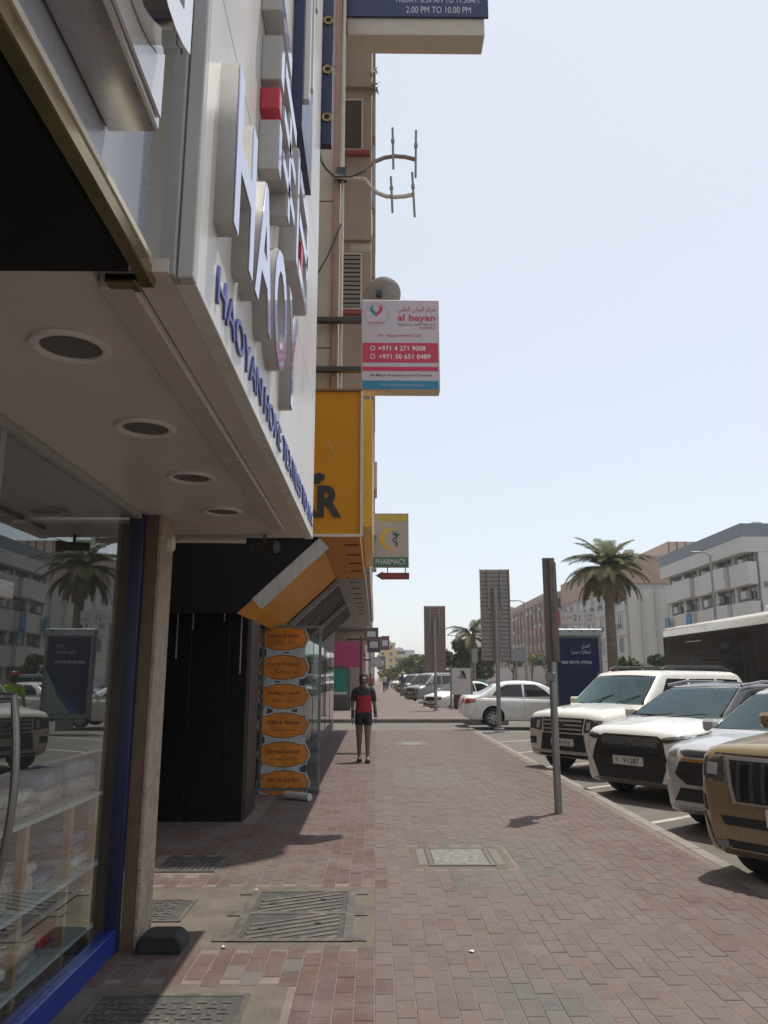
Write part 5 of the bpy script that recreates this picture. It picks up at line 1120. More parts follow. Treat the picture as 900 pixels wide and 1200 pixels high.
for k in range(3): MB().bb(-2.749, -2.70, 31.7 + k * .4, 31.95 + k * .4, 1.2, 2.6).build('pilaster', cream, t)
bs = [('dark blade sign with pale print above the far shops', -.5, .3, 46, 3.0, 3.9, (.05, .045, .05)), ('white blade sign hung low among the far shops', -.3, .35, 50, 2.2, 2.8, (.45, .43, .42)), ('maroon blade sign near the grey far block', .6, 1.6, 90, 4.6, 6.2, (.12, .03, .06)), ('brown blade sign over the far pavement shops', -.6, .15, 42, 3.5, 4.2, (.1, .06, .05)), ('blue grey sign box past the maroon blade sign', .2, 1.4, 110, 2.6, 4.4, (.12, .14, .18))]
for lb, xa, xb, y, za, zb, c_ in bs:
    t = thing('blade_sign', lb, 'sign', (xa, y, za), 0, 'far blade signs')
    MB().bb(xa, xb, y, y + .15, za, zb).build('box', mat('blade_%d' % y, c_, .5), t)
    w = xb - xa; h = zb - za
    MB().bb(xa + w * .2, xb - w * .2, y - .012, y - .001, za + h * .3, zb - h * .3).build('print', pale, t)
    MB().bb(xa - 1.2, xa, y + .05, y + .1, zb - .2, zb - .1).build('bracket', darkmetal, t)
t = thing('tall_pole', 'slim dark pole in front of the magenta fascia', 'pole', (-.95, 31, .11)); c = atY(423, 745, 31)
MB().cyl((c.x, 31, .11), (c.x, 31, c.z), .05, .045, 12).build('shaft', darkmetal, t); MB().box(c.x, 31, .13, .2, .2, .04).build('base_plate', darkmetal, t)
# street lamps
def lamp(label, px, top_y, y):
    c = atY(px, top_y, y); t = thing('street_lamp', label, 'street lamp', (c.x, y, 0), 0, 'street lamps along the road')
    MB().cyl((c.x, y, -.1), (c.x, y, c.z), .11, .06, 12).build('post', polem, t, smooth=True)
    MB().tube([(c.x, y, c.z - .02), (c.x - .3, y, c.z + .12), (c.x - .7, y, c.z + .15)], .04, 8).build('arm', polem, t); MB().box(c.x - .85, y, c.z + .14, .6, .2, .1).build('lamp_head', galv, t, bevel=.03)
lamp('single arm street lamp between the slatted signs and red block', 614, 706, 60)
lamp('distant street lamp rising out of the green trees', 537, 746, 95)
lamp('grey street lamp post in front of the white balcony building', 832, 650, 45)
for lb, px0, px1, py0, py1, y in (('plain grey back of a road sign left of the tall slatted sign', 553, 560, 760, 776, 50), ('wide grey back of a road sign right of the tall slatted sign', 594, 616, 760, 775, 48)):
    a = atY(px0, py0, y); b = atY(px1, py1, y); t = thing('road_sign', lb, 'sign', ((a.x + b.x) / 2, y, -.1))
    MB().bb(a.x, b.x, y, y + .05, b.z, a.z).build('panel', mat('sign_back', (.26, .25, .25), .5, metal=.3, var=.1), t); MB().cyl(((a.x + b.x) / 2, y + .1, -.1), ((a.x + b.x) / 2, y + .1, a.z), .05, n=10).build('post', polem, t)
# median fence
t = thing('fence', 'low dark metal fence along the middle of the road', 'fence', (12, 60, .05))
for k in range(40): MB().bb(12.3, 12.36, 40 + k * 1.2, 40.06 + k * 1.2, .05, 1.1).build('post', darkmetal, t)
for z in (.35, .7, 1.05): MB().bb(12.31, 12.35, 40, 87, z, z + .04).build('rail', darkmetal, t)

# ================================================================ buildings across the road and far ahead
glassw = mat('window_dark', (.035, .038, .042), .12, var=.3, scale=2); framew = mat('window_frame', (.35, .34, .33), .5)
acm = mat('ac_unit', (.42, .41, .39), .5, var=.1)
def window_mesh(w, h, name='window'):
    fr = MB(); e = .06
    for a, b, c_, d in ((-w/2, -w/2 + e, 0, h), (w/2 - e, w/2, 0, h), (-w/2 + e, w/2 - e, 0, e), (-w/2 + e, w/2 - e, h - e, h), (-e/2, e/2, e, h - e)): fr.bb(-.05, .03, a, b, c_, d)
    return fr.mesh('frame', framew), MB().bb(-.012, .02, -w/2 + e, w/2 - e, e, h - e).mesh('pane', glassw)
WCACHE = {}
def put_window(b, x, y, z, w, h, rz=0.0, loc0=None):
    k = (round(w, 2), round(h, 2))
    if k not in WCACHE: WCACHE[k] = window_mesh(*k)
    o = b.matrix_basis.translation; f_ = link('window', WCACHE[k][0], b, (x - o.x, y - o.y, z - o.z)); f_.rotation_euler = (0, 0, rz); link('pane', WCACHE[k][1], f_); return f_
# white balcony building with slate parapet
X0, YA, YB_, Hh = 27.4, 56.5, 73.5, 12.9
t = thing('apartment_building', 'white grey balcony building with slate blue parapet behind the coach', 'building', (X0 + 6, 65, 0))
wallA = mat('wall_offwhite', (.50, .485, .46), .8, var=.06, scale=.6, dirt=.3, dscale=.4, dcol=(.36, .34, .32), stretch=(1, 1, .4)); slate = mat('slate_band', (.17, .19, .22), .7, var=.08, scale=.6)
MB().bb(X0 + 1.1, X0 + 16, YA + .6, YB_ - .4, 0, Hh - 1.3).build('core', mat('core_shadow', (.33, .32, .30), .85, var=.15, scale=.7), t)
MB().bb(X0, X0 + 16.3, YA, YB_, Hh - 1.0, Hh).build('parapet', slate, t); MB().bb(X0 + .02, X0 + 16.2, YA + .02, YB_ - .02, Hh - 2.15, Hh - 1.003).build('attic_band', wallA, t)
MB().bb(X0 + 1.2, X0 + 16, YA + .05, YA + .595, 0, Hh - 2.16).build('end_wall', wallA, t)
for zf in (1.2, 4.15, 7.1):
    for k in range(5):
        y0 = YA + .15 + k * 3.38; dp = .0 if k % 2 else .35
        MB().bb(X0 + dp, X0 + 1.08, y0, y0 + 3.2, zf + 1.3 - .05, zf + 2.75 - .05 + .25).build('balcony', wallA, t, bevel=.04)
for zf in (4.15 - 2.95 + .1, 4.15 + .1, 7.1 + .1, 10.05 - .4):
    for k in range(5):
        y0 = YA + .15 + k * 3.38
        MB().bb(X0 + .75, X0 + 1.09, y0 + 2.9, y0 + 3.35, zf - .2, zf + 1.4).build('pier', wallA, t)
        for q in (0.75, 2.05): put_window(t, X0 + 1.06, y0 + q, zf + .05, 1.15, 1.15)
        if (k + int(zf)) % 2: MB().bb(X0 + .55, X0 + 1.0, y0 + 1.2, y0 + 1.95, zf + .15, zf + .75).build('air_conditioner', acm, t, bevel=.03); 
        else: MB().bb(X0 + .55, X0 + 1.0, y0 + 2.3, y0 + 2.95, zf + .2, zf + .8).build('air_conditioner', acm, t, bevel=.03)
for (y, z, h) in ((72.3, 6.1, 1.8), (67.3, 6.2, 1.6), (67.0, 5.2, .8)): MB().bb(X0 - .12, X0 - .02, y - .5, y + .5, z - h / 2, z + h / 2).build('blue_sign', mat('sign_blue', (.01, .13, .26), .4), t)
for k in range(5): MB().bb(X0 + 2 + k, X0 + 2.7 + k, YA + 2 + k * 3, YA + 3 + k * 3, Hh, Hh + .5).build('roof_unit', acm, t)
for k in range(4): put_window(t, X0 + 2.6 + k * 3.2, YA + .03, 4.9, 1.2, 1.1, R(90)); put_window(t, X0 + 2.6 + k * 3.2, YA + .03, 7.9, 1.2, 1.1, R(90))
for z in (8.3, 5.2): MB().bb(X0 + 1.4, X0 + 3.0, YA - .02, YA + .045, z - 0.2, z + .2).build('vent_louvre', slate, t)
# generic far block
def block(label, x0, x1, y0, y1, h, m, floors, cols_side, cols_end, roofm=None, win=(1.1, 1.2), accents=None, base=3.4, grp=None):
    t = thing('city_building', label, 'building', ((x0 + x1) / 2, (y0 + y1) / 2, 0), 0, grp)
    MB().bb(x0, x1, y0, y1, 0, h).build('wall', m, t)
    MB().bb(x0 - .12, x1 + .12, y0 - .12, y1 + .12, h, h + .7).build('parapet', roofm or m, t)
    fh = (h - base) / floors
    for f_ in range(floors):
        z = base + f_ * fh + fh * .3
        for k in range(cols_side):
            y = y0 + (k + .5) * (y1 - y0) / cols_side; put_window(t, x0 - .02, y, z, *win)
        for k in range(cols_end):
            x = x0 + (k + .5) * (x1 - x0) / cols_end; put_window(t, x, y0 - .02, z, win[0], win[1], R(90))
        MB().bb(x0 - .05, x0 - .001, y0, y1, base + f_ * fh - .12, base + f_ * fh).build('floor_band', roofm or m, t)
    rr = random.Random(int(y0)); 
    for k in range(5):
        tx = rr.uniform(x0 + 1, x0 + min(8, x1 - x0 - 2)); ty = rr.uniform(y0 + 1, y1 - 2)
        if k % 2: MB().cyl((tx, ty, h), (tx, ty, h + 1.5), .55, n=14).build('water_tank', mat('tank_cream', (.45, .42, .37), .6, var=.1), t)
        else: MB().bb(tx, tx + 1.1, ty, ty + .9, h, h + 1.25).build('roof_unit', acm, t)
    for f_ in range(floors):
        for k in range(cols_side):
            if rr.random() < .45: y = y0 + (k + .5) * (y1 - y0) / cols_side + win[0] * .75; MB().bb(x0 - .38, x0 - .051, y - .38, y + .38, base + f_ * fh + fh * .3, base + f_ * fh + fh * .3 + .55).build('air_conditioner', acm, t)
    if accents:
        for k in range(cols_side): y = y0 + (k + 1.0) * (y1 - y0) / cols_side; MB().bb(x0 - .25, x0 - .06, y - .5, y + .5, base, h - .4).build('accent_fin', accents, t)
    return t
brickm = mat('terracotta_wall', (.36, .25, .19), .85, var=.12, scale=.4, dirt=.3); redm = mat('maroon_wall', (.24, .12, .105), .8, var=.15)
t = block('office block with terracotta top storey and roof plant behind the palm', 27.2, 52, 84, 112, 14.0, mat('pale_office', (.46, .45, .43), .8, var=.08, dirt=.25), 4, 8, 6, brickm, (1.5, 1.6))
MB().bb(27.0, 52.3, 83.8, 112.2, 11.6, 13.98).build('terracotta_storey', brickm, t); MB().bb(34, 46, 88, 100, 14.7, 17.0).build('roof_plant', mat('plant_beige', (.4, .33, .27), .8), t)
for k in range(12): MB().bb(34 + k, 34.12 + k, 87.9, 87.99, 14.7, 17.0).build('plant_rib', browncol, t)
MB().bb(27.5, 33, 83.6, 83.79, 3, 11).build('glazed_panel', mat('pale_panel', (.48, .47, .43), .4, var=.1), t)
for k in range(3): MB().bb(28.8 + k * 1.6, 29.1 + k * 1.6, 83.4, 83.59, 3, 11).build('pilaster', mat('pilaster_grey', (.38, .38, .36), .6), t)
block('brown red block with stepped roof line left of the palm', 25.5, 40, 113, 142, 13.2, mat('dusky_wall', (.40, .34, .31), .85, var=.12, dirt=.3), 4, 9, 4, brickm, (1.4, 1.5), redm)
block('pale block with maroon vertical bands beyond the brown red block', 25.0, 40, 143, 172, 13.4, mat('pale_pink_wall', (.44, .38, .35), .85, var=.1), 5, 8, 4, None, (1.3, 1.4), redm)
block('plain white low block between street lamp and slatted sign', 26.5, 44, 176, 210, 13.5, mat('white_wall', (.50, .49, .47), .8, var=.06), 3, 5, 5, None, (2.4, 1.0))
t = block('yellow apartment block at the far end of the street', 1.0, 6.0, 240, 262, 11.2, mat('ochre_wall', (.50, .36, .13), .85, var=.08), 4, 3, 2, mat('ochre_band', (.5, .42, .24), .8), (.9, 1.1))
MB().bb(6.05, 9.6, 242, 262, 0, 9.4).build('wing', mat('ochre_pale', (.50, .40, .24), .85, var=.08), t)
for z in (2.6, 5.0, 7.4): MB().bb(5.9, 9.7, 240.6, 241.99, z, z + .9).build('balcony', MATS['ochre_band'], t); MB().bb(6.6, 9.2, 241.9, 242.0, z + 1.0, z + 1.9).build('balcony_void', glassw, t)
block('grey blue office tower fading in haze at the street end', 20.5, 30.0, 600, 640, 21, mat('tower_grey', (.24, .26, .28), .6, var=.05), 8, 3, 6, None, (1.2, 1.6)); block('low grey wing beside the hazy office tower', 12, 20, 560, 590, 21, mat('tower_wing', (.3, .31, .33), .6, var=.05), 6, 3, 4, None, (1.2, 1.6))
block('narrow grey block between the far shops and the yellow apartments', -3.5, -.2, 150, 175, 10, mat('narrow_grey', (.26, .26, .27), .8, var=.1), 4, 3, 2, None, (.8, 1.0))
for k, (y0, y1, x1, h, c_, lb) in enumerate(((72, 100, -.9, 14, (.36, .30, .25), 'sandy far block on the shop side, first past the bay'), (102, 148, -.5, 12, (.32, .28, .25), 'taupe far block on the shop side before the narrow grey one'))):
    block(lb, -14, x1, y0, y1, h, mat('farwall_%d' % k, c_, .85, var=.1), 4, 5, 4, None, (1.2, 1.3))
    for q in range(6):
        tq = None
# opposite side nearer, seen in the shop glass: keeps the street closed on the right
block('long pale apartment block across the road, mirrored in the shop glass', 28.5, 44, 10, 43, 12.0, mat('opp_wall', (.45, .44, .42), .8, var=.08, dirt=.2), 4, 12, 4, slate, (1.5, 1.3))

# ================================================================ vegetation
trunkm = mat('palm_trunk', (.17, .13, .10), .95, var=.35, scale=6, bump=.9, bscale=14); barkm = mat('bark', (.10, .075, .055), .95, var=.3, bump=.6)
frondm = [mat('frond_green', (.105, .115, .05), .75, var=.3, scale=3, spec=.15), mat('frond_olive', (.14, .125, .06), .75, var=.3, scale=3, spec=.15), mat('frond_dry', (.22, .165, .09), .85, var=.3, scale=3, spec=.1)]
def frond_mesh(Lf, droop, m, seed, nl=84):
    r_ = random.Random(seed); mb = MB(); pts = []
    for i in range(13):
        s = i / 12; ang = droop[0] + (droop[1] - droop[0]) * s ** 1.3
        if i == 0: p = Vector((0, 0, 0))
        else: p = pts[-1] + Vector((math.cos(ang), 0, math.sin(ang))) * (Lf / 12)
        pts.append(p)
    mb.tube(pts, [.035 * (1 - i / 12) + .006 for i in range(13)], 4)
    for k in range(nl):
        s = .16 + .84 * k / nl; i = min(11, int(s * 12)); p = pts[i].lerp(pts[i + 1], s * 12 - i); T = (pts[i + 1] - pts[i]).normalized()
        N = Vector((-T.z, 0, T.x)); ll = Lf * .22 * (math.sin(math.pi * min(1, .25 + .72 * s)) ** .7) * r_.uniform(.8, 1.15)
        for sy in (-1, 1):
            d = (T * .62 + Vector((0, sy, 0)) * .62 + N * r_.uniform(.05, .4) - Vector((0, 0, .22))).normalized(); e = p + d * ll - Vector((0, 0, ll * .18)); wv = T * .016
            m1 = p + d * ll * .5 + Vector((0, 0, .01)); mb.add([p - wv, p + wv, m1 + wv * 1.1, e, m1 - wv * 1.1], [(0, 1, 2, 4), (4, 2, 3)])
    return mb.mesh('frond', m)
def palm(label, base, H_, Lf, n, scale=1.0, seed=1):
    r_ = random.Random(seed); t = thing('palm_tree', label, 'palm tree', base, 0, 'date palms')
    prof = []; M = MB(); k = 0; z = 0
    while z < H_:
        rr = .26 * scale * (1.15 - .25 * z / H_) + (.05 * scale if z > H_ * .82 else 0); prof += [(rr * 1.06, z), (rr * .9, z + .12)]; z += .17
    prof += [(.3 * scale, H_), (.12, H_ + .25), (0, H_ + .3)]
    M.lathe(prof, 14); M.build('trunk', trunkm, t, world=False, smooth=True, angle=70)
    stub = MB().prism([(0, 0), (.16, .12), (.2, .2), (.04, .1)], 'xz', -.04, .04).mesh('stub', MATS['frond_dry'])
    protos = [frond_mesh(Lf, (R(70), R(15)), frondm[0], 1), frond_mesh(Lf, (R(48), R(-35)), frondm[0], 2), frond_mesh(Lf, (R(22), R(-62)), frondm[1], 3), frond_mesh(Lf * .9, (R(-8), R(-80)), frondm[1], 4), frond_mesh(Lf * .72, (R(-45), R(-88)), frondm[2], 5)]
    for k in range(n):
        i = [0, 1, 1, 2, 2, 3, 3, 4][k % 8]; o = link('frond', protos[i], t, (0, 0, H_ + .12 - .05 * i)); s = r_.uniform(.85, 1.12); o.scale = (s, s, s)
        o.rotation_euler = (r_.uniform(-.14, .14), r_.uniform(-.14, .14), k * 2.399 + r_.uniform(-.2, .2))
    for k in range(14): o = link('leaf_stub', stub, t, (.22 * scale * math.cos(k * 2.4), .22 * scale * math.sin(k * 2.4), H_ - .35 - .06 * k)); o.rotation_euler = (0, 0, k * 2.4)
    return t
c = atY(712, 672, 40); palm('date palm with full olive crown behind the blue advertising panel', (c.x, 40, 0), c.z + .1, 2.5, 72, 1.0, 3)
c = atY(553, 742, 60); palm('slender date palm peeking out beside the tall slatted sign', (c.x, 60, 0), c.z - .3, 2.2, 36, .9, 8)
def tree(label, base, H_, rx, rz, nleaf, col, trunk=.5, seed=0, name='tree', cat='tree', leaf=.16, grp=None):
    r_ = random.Random(seed); t = thing(name, label, cat, base, 0, grp); mb = MB(); cz = H_ - rz
    mb.tube([(0, 0, -.05), (.05, .03, cz * .6), (.1, 0, cz)], [.16 * trunk + .03, .12 * trunk + .02, .07 * trunk + .02], 8); cl = []
    for k in range(9):
        a = r_.uniform(0, 6.28); ph = r_.uniform(-.5, 1.2); q = r_.uniform(.45, .85); c_ = Vector((rx * q * math.cos(a) * math.cos(ph), rx * q * math.sin(a) * math.cos(ph), cz + rz * q * math.sin(ph))); cl.append((c_, r_.uniform(.28, .5)))
        mb.tube([(.05, .03, cz * .6), tuple(c_ * .5 + Vector((0, 0, cz * .4))), tuple(c_)], [.05 * trunk, .03 * trunk, .012], 5)
    mb.build('trunk', barkm, t, world=False, smooth=True); lf = MB()
    for k in range(nleaf):
        c_, q = r_.choice(cl); d = Vector((r_.gauss(0, 1), r_.gauss(0, 1), r_.gauss(0, 1))).normalized() * (r_.random() ** .45); p = c_ + Vector((d.x * rx * q, d.y * rx * q, d.z * rz * q))
        a = Vector((r_.gauss(0, 1), r_.gauss(0, 1), r_.gauss(0, .6))).normalized() * leaf * r_.uniform(.6, 1.2); b = a.orthogonal().normalized(); b.rotate(Matrix.Rotation(r_.uniform(0, 6), 3, a.normalized())); b *= leaf * .45
        lf.add([p - a, p + b, p + a, p - b], [(0, 1, 2, 3)])
    lf.build('crown', col, t, world=False); return t
leafa = mat('leaf_a', (.055, .085, .022), .6, var=.4, scale=.9); leafb = mat('leaf_b', (.085, .11, .028), .6, var=.4, scale=.9); leafy = mat('leaf_yellow', (.2, .17, .03), .6, var=.35, scale=.9)
gt = 'trees along the far side of the road'
for lb, px, py, y, rx, rz, m_, n_, sd_ in (('dense dark green tree behind the brown grey slatted sign', 538, 748, 62, 2.3, 1.9, leafa, 5200, 1), ('round green tree right of the slatted sign, below the slim palm', 556, 757, 66, 1.9, 1.7, leafb, 4200, 2), ('distant low green tree before the hazy tower', 492, 768, 110, 3.0, 1.7, leafb, 3600, 3), ('distant green tree at the yellow block corner', 480, 772, 130, 3.2, 1.6, leafa, 3200, 4), ('far green tree over the teal truck', 506, 770, 98, 2.4, 1.7, leafb, 3200, 5), ('yellow green young tree by the yellow block', 455, 782, 140, 2.6, 1.8, leafy, 2400, 6)):
    c = atY(px, py, y); tree(lb, (c.x, y, 0), c.z, rx, rz, n_, m_, 1.0, sd_, grp=gt, leaf=.2 if y < 90 else .3)
for lb, px, py, y, rx, rz, m_, sd_ in (('bushy shrub below the white low block', 600, 762, 70, 1.9, .9, leafb, 11), ('yellowish shrub near the street lamp foot', 622, 764, 75, 1.7, .9, leafy, 12), ('green shrub left of the advertising panel', 640, 766, 72, 1.7, .9, leafa, 13), ('leafy shrub between palm trunk and coach', 733, 768, 44, .75, .75, leafb, 14), ('leafy shrub tucked beside the coach end', 768, 768, 44, .8, .75, leafa, 15)):
    c = atY(px, py, y); tree(lb, (c.x, y, 0), c.z, rx, rz, 1500, m_, .4, sd_, 'shrub', 'shrub', .13, 'roadside shrubs')

# ================================================================ people
skin_d = mat('skin_dark', (.11, .055, .038), .55, var=.1); skin_m = mat('skin_mid', (.26, .15, .10), .55, var=.1); hair_m = mat('hair_black', (.012, .010, .009), .6)
def skin_mesh(name, m, nodes, edges, parent, sub=2):
    me_ = bpy.data.meshes.new(name); me_.from_pydata([n[0] for n in nodes], edges, []); ob = link(name, me_, parent)
    md = ob.modifiers.new('s', 'SKIN'); md.use_smooth_shade = True; sv = me_.skin_vertices[0].data
    for i, n in enumerate(nodes): r_ = n[1]; sv[i].radius = r_ if isinstance(r_, tuple) else (r_, r_); sv[i].use_root = (i == 0)
    md2 = ob.modifiers.new('d', 'SUBSURF'); md2.levels = sub; md2.render_levels = sub
    dg = bpy.context.evaluated_depsgraph_get(); nm_ = bpy.data.meshes.new_from_object(ob.evaluated_get(dg)); ob.modifiers.clear(); ob.data = nm_; nm_.name = name
    nm_.materials.clear(); nm_.materials.append(m); return ob
def person(label, loc, rz, H_, skin, shirt, pants, shoes, shorts=False, stride=.16, sleeves='short', yoke=None, cap=None, vest=None, sub=2, arm=.22, cat='person', group=None, hair=hair_m):
    """faces local -y; limbs swing along y"""
    s = H_ / 1.7; t = thing('person', label, cat, loc, rz, group); v = lambda x, y, z: (x * s, y * s, z * s)
    f1, f2 = -stride, stride
    N = [(v(0, 0, .93), (.165 * s, .115 * s)), (v(0, .0, 1.10), (.145 * s, .105 * s)), (v(0, .005, 1.27), (.165 * s, .115 * s)), (v(0, .01, 1.39), (.12 * s, .085 * s)), (v(0, 0, 1.46), .056 * s), (v(0, -.015, 1.52), (.066 * s, .076 * s)), (v(0, -.02, 1.58), (.082 * s, .095 * s)), (v(0, -.012, 1.645), (.066 * s, .078 * s)),
         (v(.08, 0, .86), .098 * s), (v(.082, f1 * .5 - .02, .50), .064 * s), (v(.075, f1, .10), .036 * s), (v(.085, f1 - .10, .035), (.04 * s, .026 * s)),
         (v(-.08, 0, .86), .098 * s), (v(-.082, f2 * .5 - .03, .50), .064 * s), (v(-.075, f2, .10), .036 * s), (v(-.085, f2 - .10, .035), (.04 * s, .026 * s)),
         (v(.165, .01, 1.39), .06 * s), (v(arm + .02, .03, 1.13), .043 * s), (v(arm + .055, f2 * .9 - .05, .905), .03 * s), (v(arm + .06, f2 * 1.1 - .09, .825), (.02 * s, .034 * s)),
         (v(-.165, .01, 1.39), .06 * s), (v(-arm - .02, .03, 1.13), .043 * s), (v(-arm - .03, f1 * .9 - .05, .90), .03 * s), (v(-arm - .03, f1 * 1.1 - .08, .82), (.02 * s, .034 * s))]
    E_ = [(0, 1), (1, 2), (2, 3), (3, 4), (4, 5), (5, 6), (6, 7), (0, 8), (8, 9), (9, 10), (10, 11), (0, 12), (12, 13), (13, 14), (14, 15), (3, 16), (16, 17), (17, 18), (18, 19), (3, 20), (20, 21), (21, 22), (22, 23)]
    body = skin_mesh('body', skin, N, E_, t, sub)
    for sx in (1, -1):   # hands: fingers and thumb
        b = Vector(N[19 if sx > 0 else 23][0])
        for k in range(4):
            y0 = (k - 1.5) * .019 * s; ln = (.07, .082, .078, .06)[k] * s; o_ = b + Vector((sx * .004 * s, y0, -.02 * s))
            MB().tube([o_, o_ + Vector((sx * .004 * s, -.004 * s, -ln * .55)), o_ + Vector((-sx * .012 * s, -.012 * s, -ln))], [.0095 * s, .009 * s, .006 * s], 6).build('finger', skin, t, world=False, smooth=True)
        o_ = b + Vector((0, -.03 * s, .02 * s)); MB().tube([o_, o_ + Vector((-sx * .012 * s, -.028 * s, -.025 * s)), o_ + Vector((-sx * .02 * s, -.032 * s, -.06 * s))], [.011 * s, .010 * s, .007 * s], 6).build('thumb', skin, t, world=False, smooth=True)
    def garment(nm, m, cond, off, second=None, cond2=None):   # cloth cut from the body surface and let out a little
        src = body.data; keep = [p for p in src.polygons if cond(p.center / s)]; ids = sorted({i for p in keep for i in p.vertices}); mp = {i: k for k, i in enumerate(ids)}
        me_ = bpy.data.meshes.new(nm); me_.from_pydata([src.vertices[i].co + src.vertices[i].normal * (off * s) for i in ids], [], [tuple(mp[i] for i in p.vertices) for p in keep])
        me_.materials.append(m)
        if second: me_.materials.append(second)
        for p in me_.polygons:
            p.use_smooth = True
            if second and cond2(p.center / s): p.material_index = 1
        o_ = link(nm, me_, t); md = o_.modifiers.new('thick', 'SOLIDIFY'); md.thickness = .012 * s; md.offset = -1; return o_
    slz = 1.17 if sleeves == 'short' else .93
    garment('shirt', shirt, lambda c: (.945 < c.z < 1.435 and abs(c.x) < .2 and not (abs(c.x) > .165 and c.z < 1.17)) or (abs(c.x) >= .165 and slz < c.z < 1.46), .016, yoke, lambda c: c.z > 1.29 or abs(c.x) > .15)
    garment('shorts' if shorts else 'trousers', pants, lambda c: (.71 if shorts else .10) < c.z < .985 and abs(c.x) < .225, .011)
    for i in (10, 14):
        p = Vector(N[i][0]); M = Matrix.Translation((p.x, p.y, 0)); o_ = MB()
        o_.prism([(p.x - .045 * s, p.y + .05 * s), (p.x + .045 * s, p.y + .05 * s), (p.x + .052 * s, p.y - .10 * s), (p.x + .035 * s, p.y - .175 * s), (p.x - .035 * s, p.y - .175 * s), (p.x - .052 * s, p.y - .10 * s)], 'xy', .0, .065 * s); o_.build('shoe', shoes, t, bevel=.014 * s, world=False, smooth=True)
    hm = MB(); hm.lathe([(0, .118), (.045, .11), (.08, .075), (.094, .02), (.092, -.04), (.075, -.10), (.0, -.11)], 18, Matrix.Translation(v(0, .018, 1.60)) @ Matrix.Scale(s, 4)); hm.build('hair', hair, t, world=False, smooth=True)
    # face: eyes, nose, mouth, ears set on the front of the head
    for sx in (-1, 1):
        MB().lathe([(0, .012), (.01, .009), (.013, 0)], 8, Matrix.Translation(v(sx * .03, -.103, 1.585)) @ Matrix.Rotation(R(90), 4, 'X') @ Matrix.Scale(s, 4)).build('eye', hair_m, t, world=False)
        MB().box(*v(sx * .086, -.01, 1.58), .016 * s, .035 * s, .055 * s).build('ear', skin, t, world=False, bevel=.005)
    no = MB().prism([(0, 0), (.0, .045), (-.022, .0)], 'yz', -.012, .012).build('nose', skin, t, world=False); no.scale = (s, s, s); no.location = v(0, -.094, 1.55)
    MB().box(*v(0, -.092, 1.525), .045 * s, .012 * s, .012 * s).build('mouth', mat('lips', (.09, .03, .03), .5), t, world=False)
    if cap: MB().lathe([(0, .13), (.06, .12), (.095, .08), (.105, .03), (.17, .022), (.17, .012), (.10, .0)], 18, Matrix.Translation(v(0, .0, 1.635)) @ Matrix.Scale(s, 4)).build('hard_hat', cap, t, world=False, smooth=True, angle=60)
    if vest:
        for z in (1.0, 1.17): MB().lathe([(.205, 0), (.21, .045)], 20, Matrix.Translation(v(0, .0, z)) @ Matrix.Scale(s, 4) @ Matrix.Diagonal((1, .76, 1, 1))).build('reflective_band', vest, t, world=False)
    return t
cl = lambda n, c_: mat(n, c_, .85, var=.12, scale=9, bump=.3, bscale=30)
person('person in red shirt with black shoulders and black shorts walking on the bricks', (-.23, 15.42, 0), R(4), 1.66, mat('skin_warm', (.20, .115, .085), .5, var=.1), cl('cloth_red', (.33, .015, .03)), cl('cloth_black', (.014, .013, .014)), cl('shoe_black', (.02, .018, .017)), shorts=True, yoke=cl('cloth_char', (.03, .03, .032)), stride=.12, arm=.195)
person('person in blue top and grey trousers walking near the far parked cars', (2.15, 63, .11), R(190), 1.72, skin_d, cl('cloth_blue', (.03, .04, .12)), cl('cloth_grey', (.2, .2, .21)), cl('shoe_black', (.02, .02, .02)), sub=1)
person('person in faded red top walking by the far shops', (-.35, 60, .11), R(10), 1.7, skin_d, cl('cloth_rust', (.25, .05, .05)), cl('cloth_dark', (.03, .03, .035)), cl('shoe_black', (.02, .02, .02)), sub=1)
person('person in white top far along the shop side pavement', (.9, 78, .11), R(0), 1.7, skin_m, cl('cloth_white', (.5, .5, .5)), cl('cloth_dark', (.03, .03, .035)), cl('shoe_black', (.02, .02, .02)), sub=1)
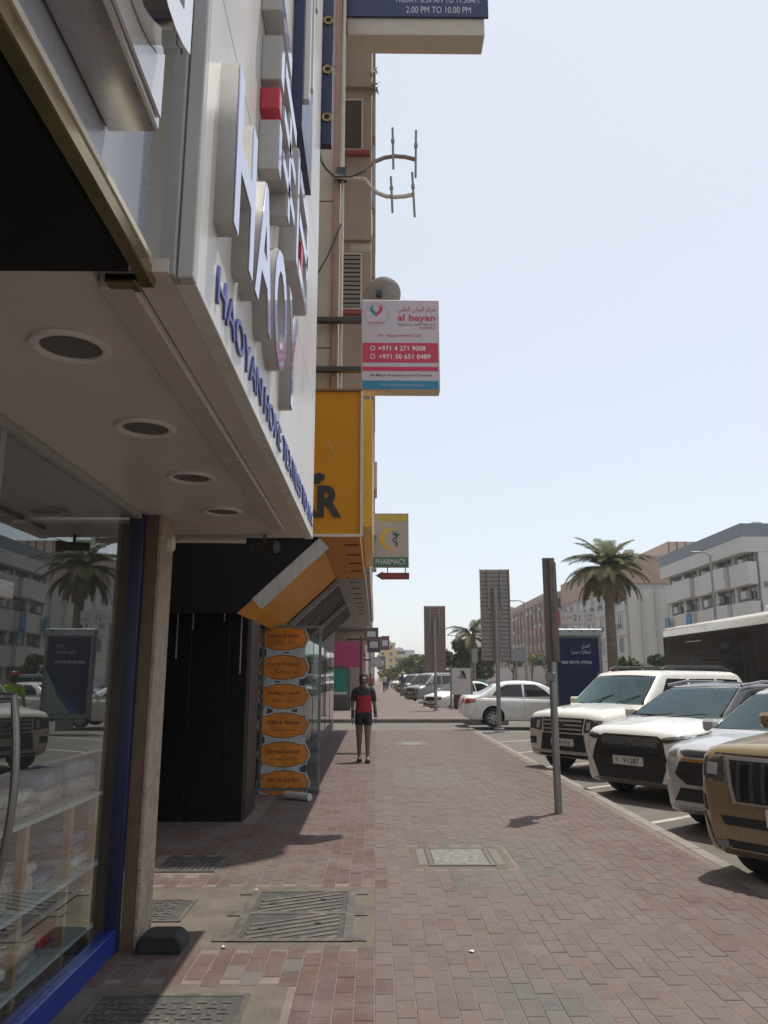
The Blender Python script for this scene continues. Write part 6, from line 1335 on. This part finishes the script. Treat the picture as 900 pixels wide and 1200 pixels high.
person('person in dark clothes far along the pavement past the kiosk', (1.4, 92, .11), R(170), 1.75, skin_d, cl('cloth_dark', (.03, .03, .035)), cl('cloth_blue', (.03, .04, .12)), cl('shoe_black', (.02, .02, .02)), sub=1)
person('person in red hard hat and lime vest standing behind the cream car', (5.95, 19.9, -.1), R(150), 1.78, skin_m, cl('cloth_lime', (.35, .55, .03)), cl('cloth_navy', (.02, .025, .06)), cl('shoe_black', (.02, .02, .02)), cap=mat('hat_red', (.3, .02, .025), .3), vest=silverplastic, sub=1)

# litter on the bricks
for lb, px, py in (('white paper scrap on the bricks beside the parked cream car', 562, 921), ('white paper scrap on the bricks short of the stone infill cover', 553, 1115), ('white paper scrap by the ribbed iron covers', 300, 1043), ('white paper scrap near the basket weave cover', 262, 1110), ('pale wrapper lying between kerb and grey pole', 700, 980)):
    c = atZ(px, py, .004); rr = random.Random(px); mb = MB(); n = 6; w = .013 + .008 * rr.random()
    top = [(c.x + w * math.cos(k * 1.047) * rr.uniform(.6, 1.2), c.y + w * 1.3 * math.sin(k * 1.047) * rr.uniform(.6, 1.2), .004 + rr.uniform(0, .008)) for k in range(n)]
    mb.add(top + [(p[0], p[1], p[2] - .0015) for p in top], [tuple(range(n)), tuple(range(2 * n - 1, n - 1, -1))] + [(k, (k + 1) % n, n + (k + 1) % n, n + k) for k in range(n)])
    tag(mb.build('paper_scrap', mat('paper', (.55, .53, .5), .8)), lb, 'litter', 'litter on the pavement')
# ================================================================ air
hzm = bpy.data.materials.new('haze_air'); hzm.use_nodes = True; nt = hzm.node_tree; nt.nodes.remove(nt.nodes['Principled BSDF'])
pv = nt.nodes.new('ShaderNodeVolumePrincipled'); pv.inputs['Color'].default_value = (.95, .96, .98, 1); pv.inputs['Density'].default_value = 0.0007; pv.inputs['Anisotropy'].default_value = 0.2
nt.links.new(pv.outputs[0], nt.nodes['Material Output'].inputs['Volume'])
stuff(MB().bb(-905, 905, -305, 2505, -1.5, 26.5).build('haze', hzm))
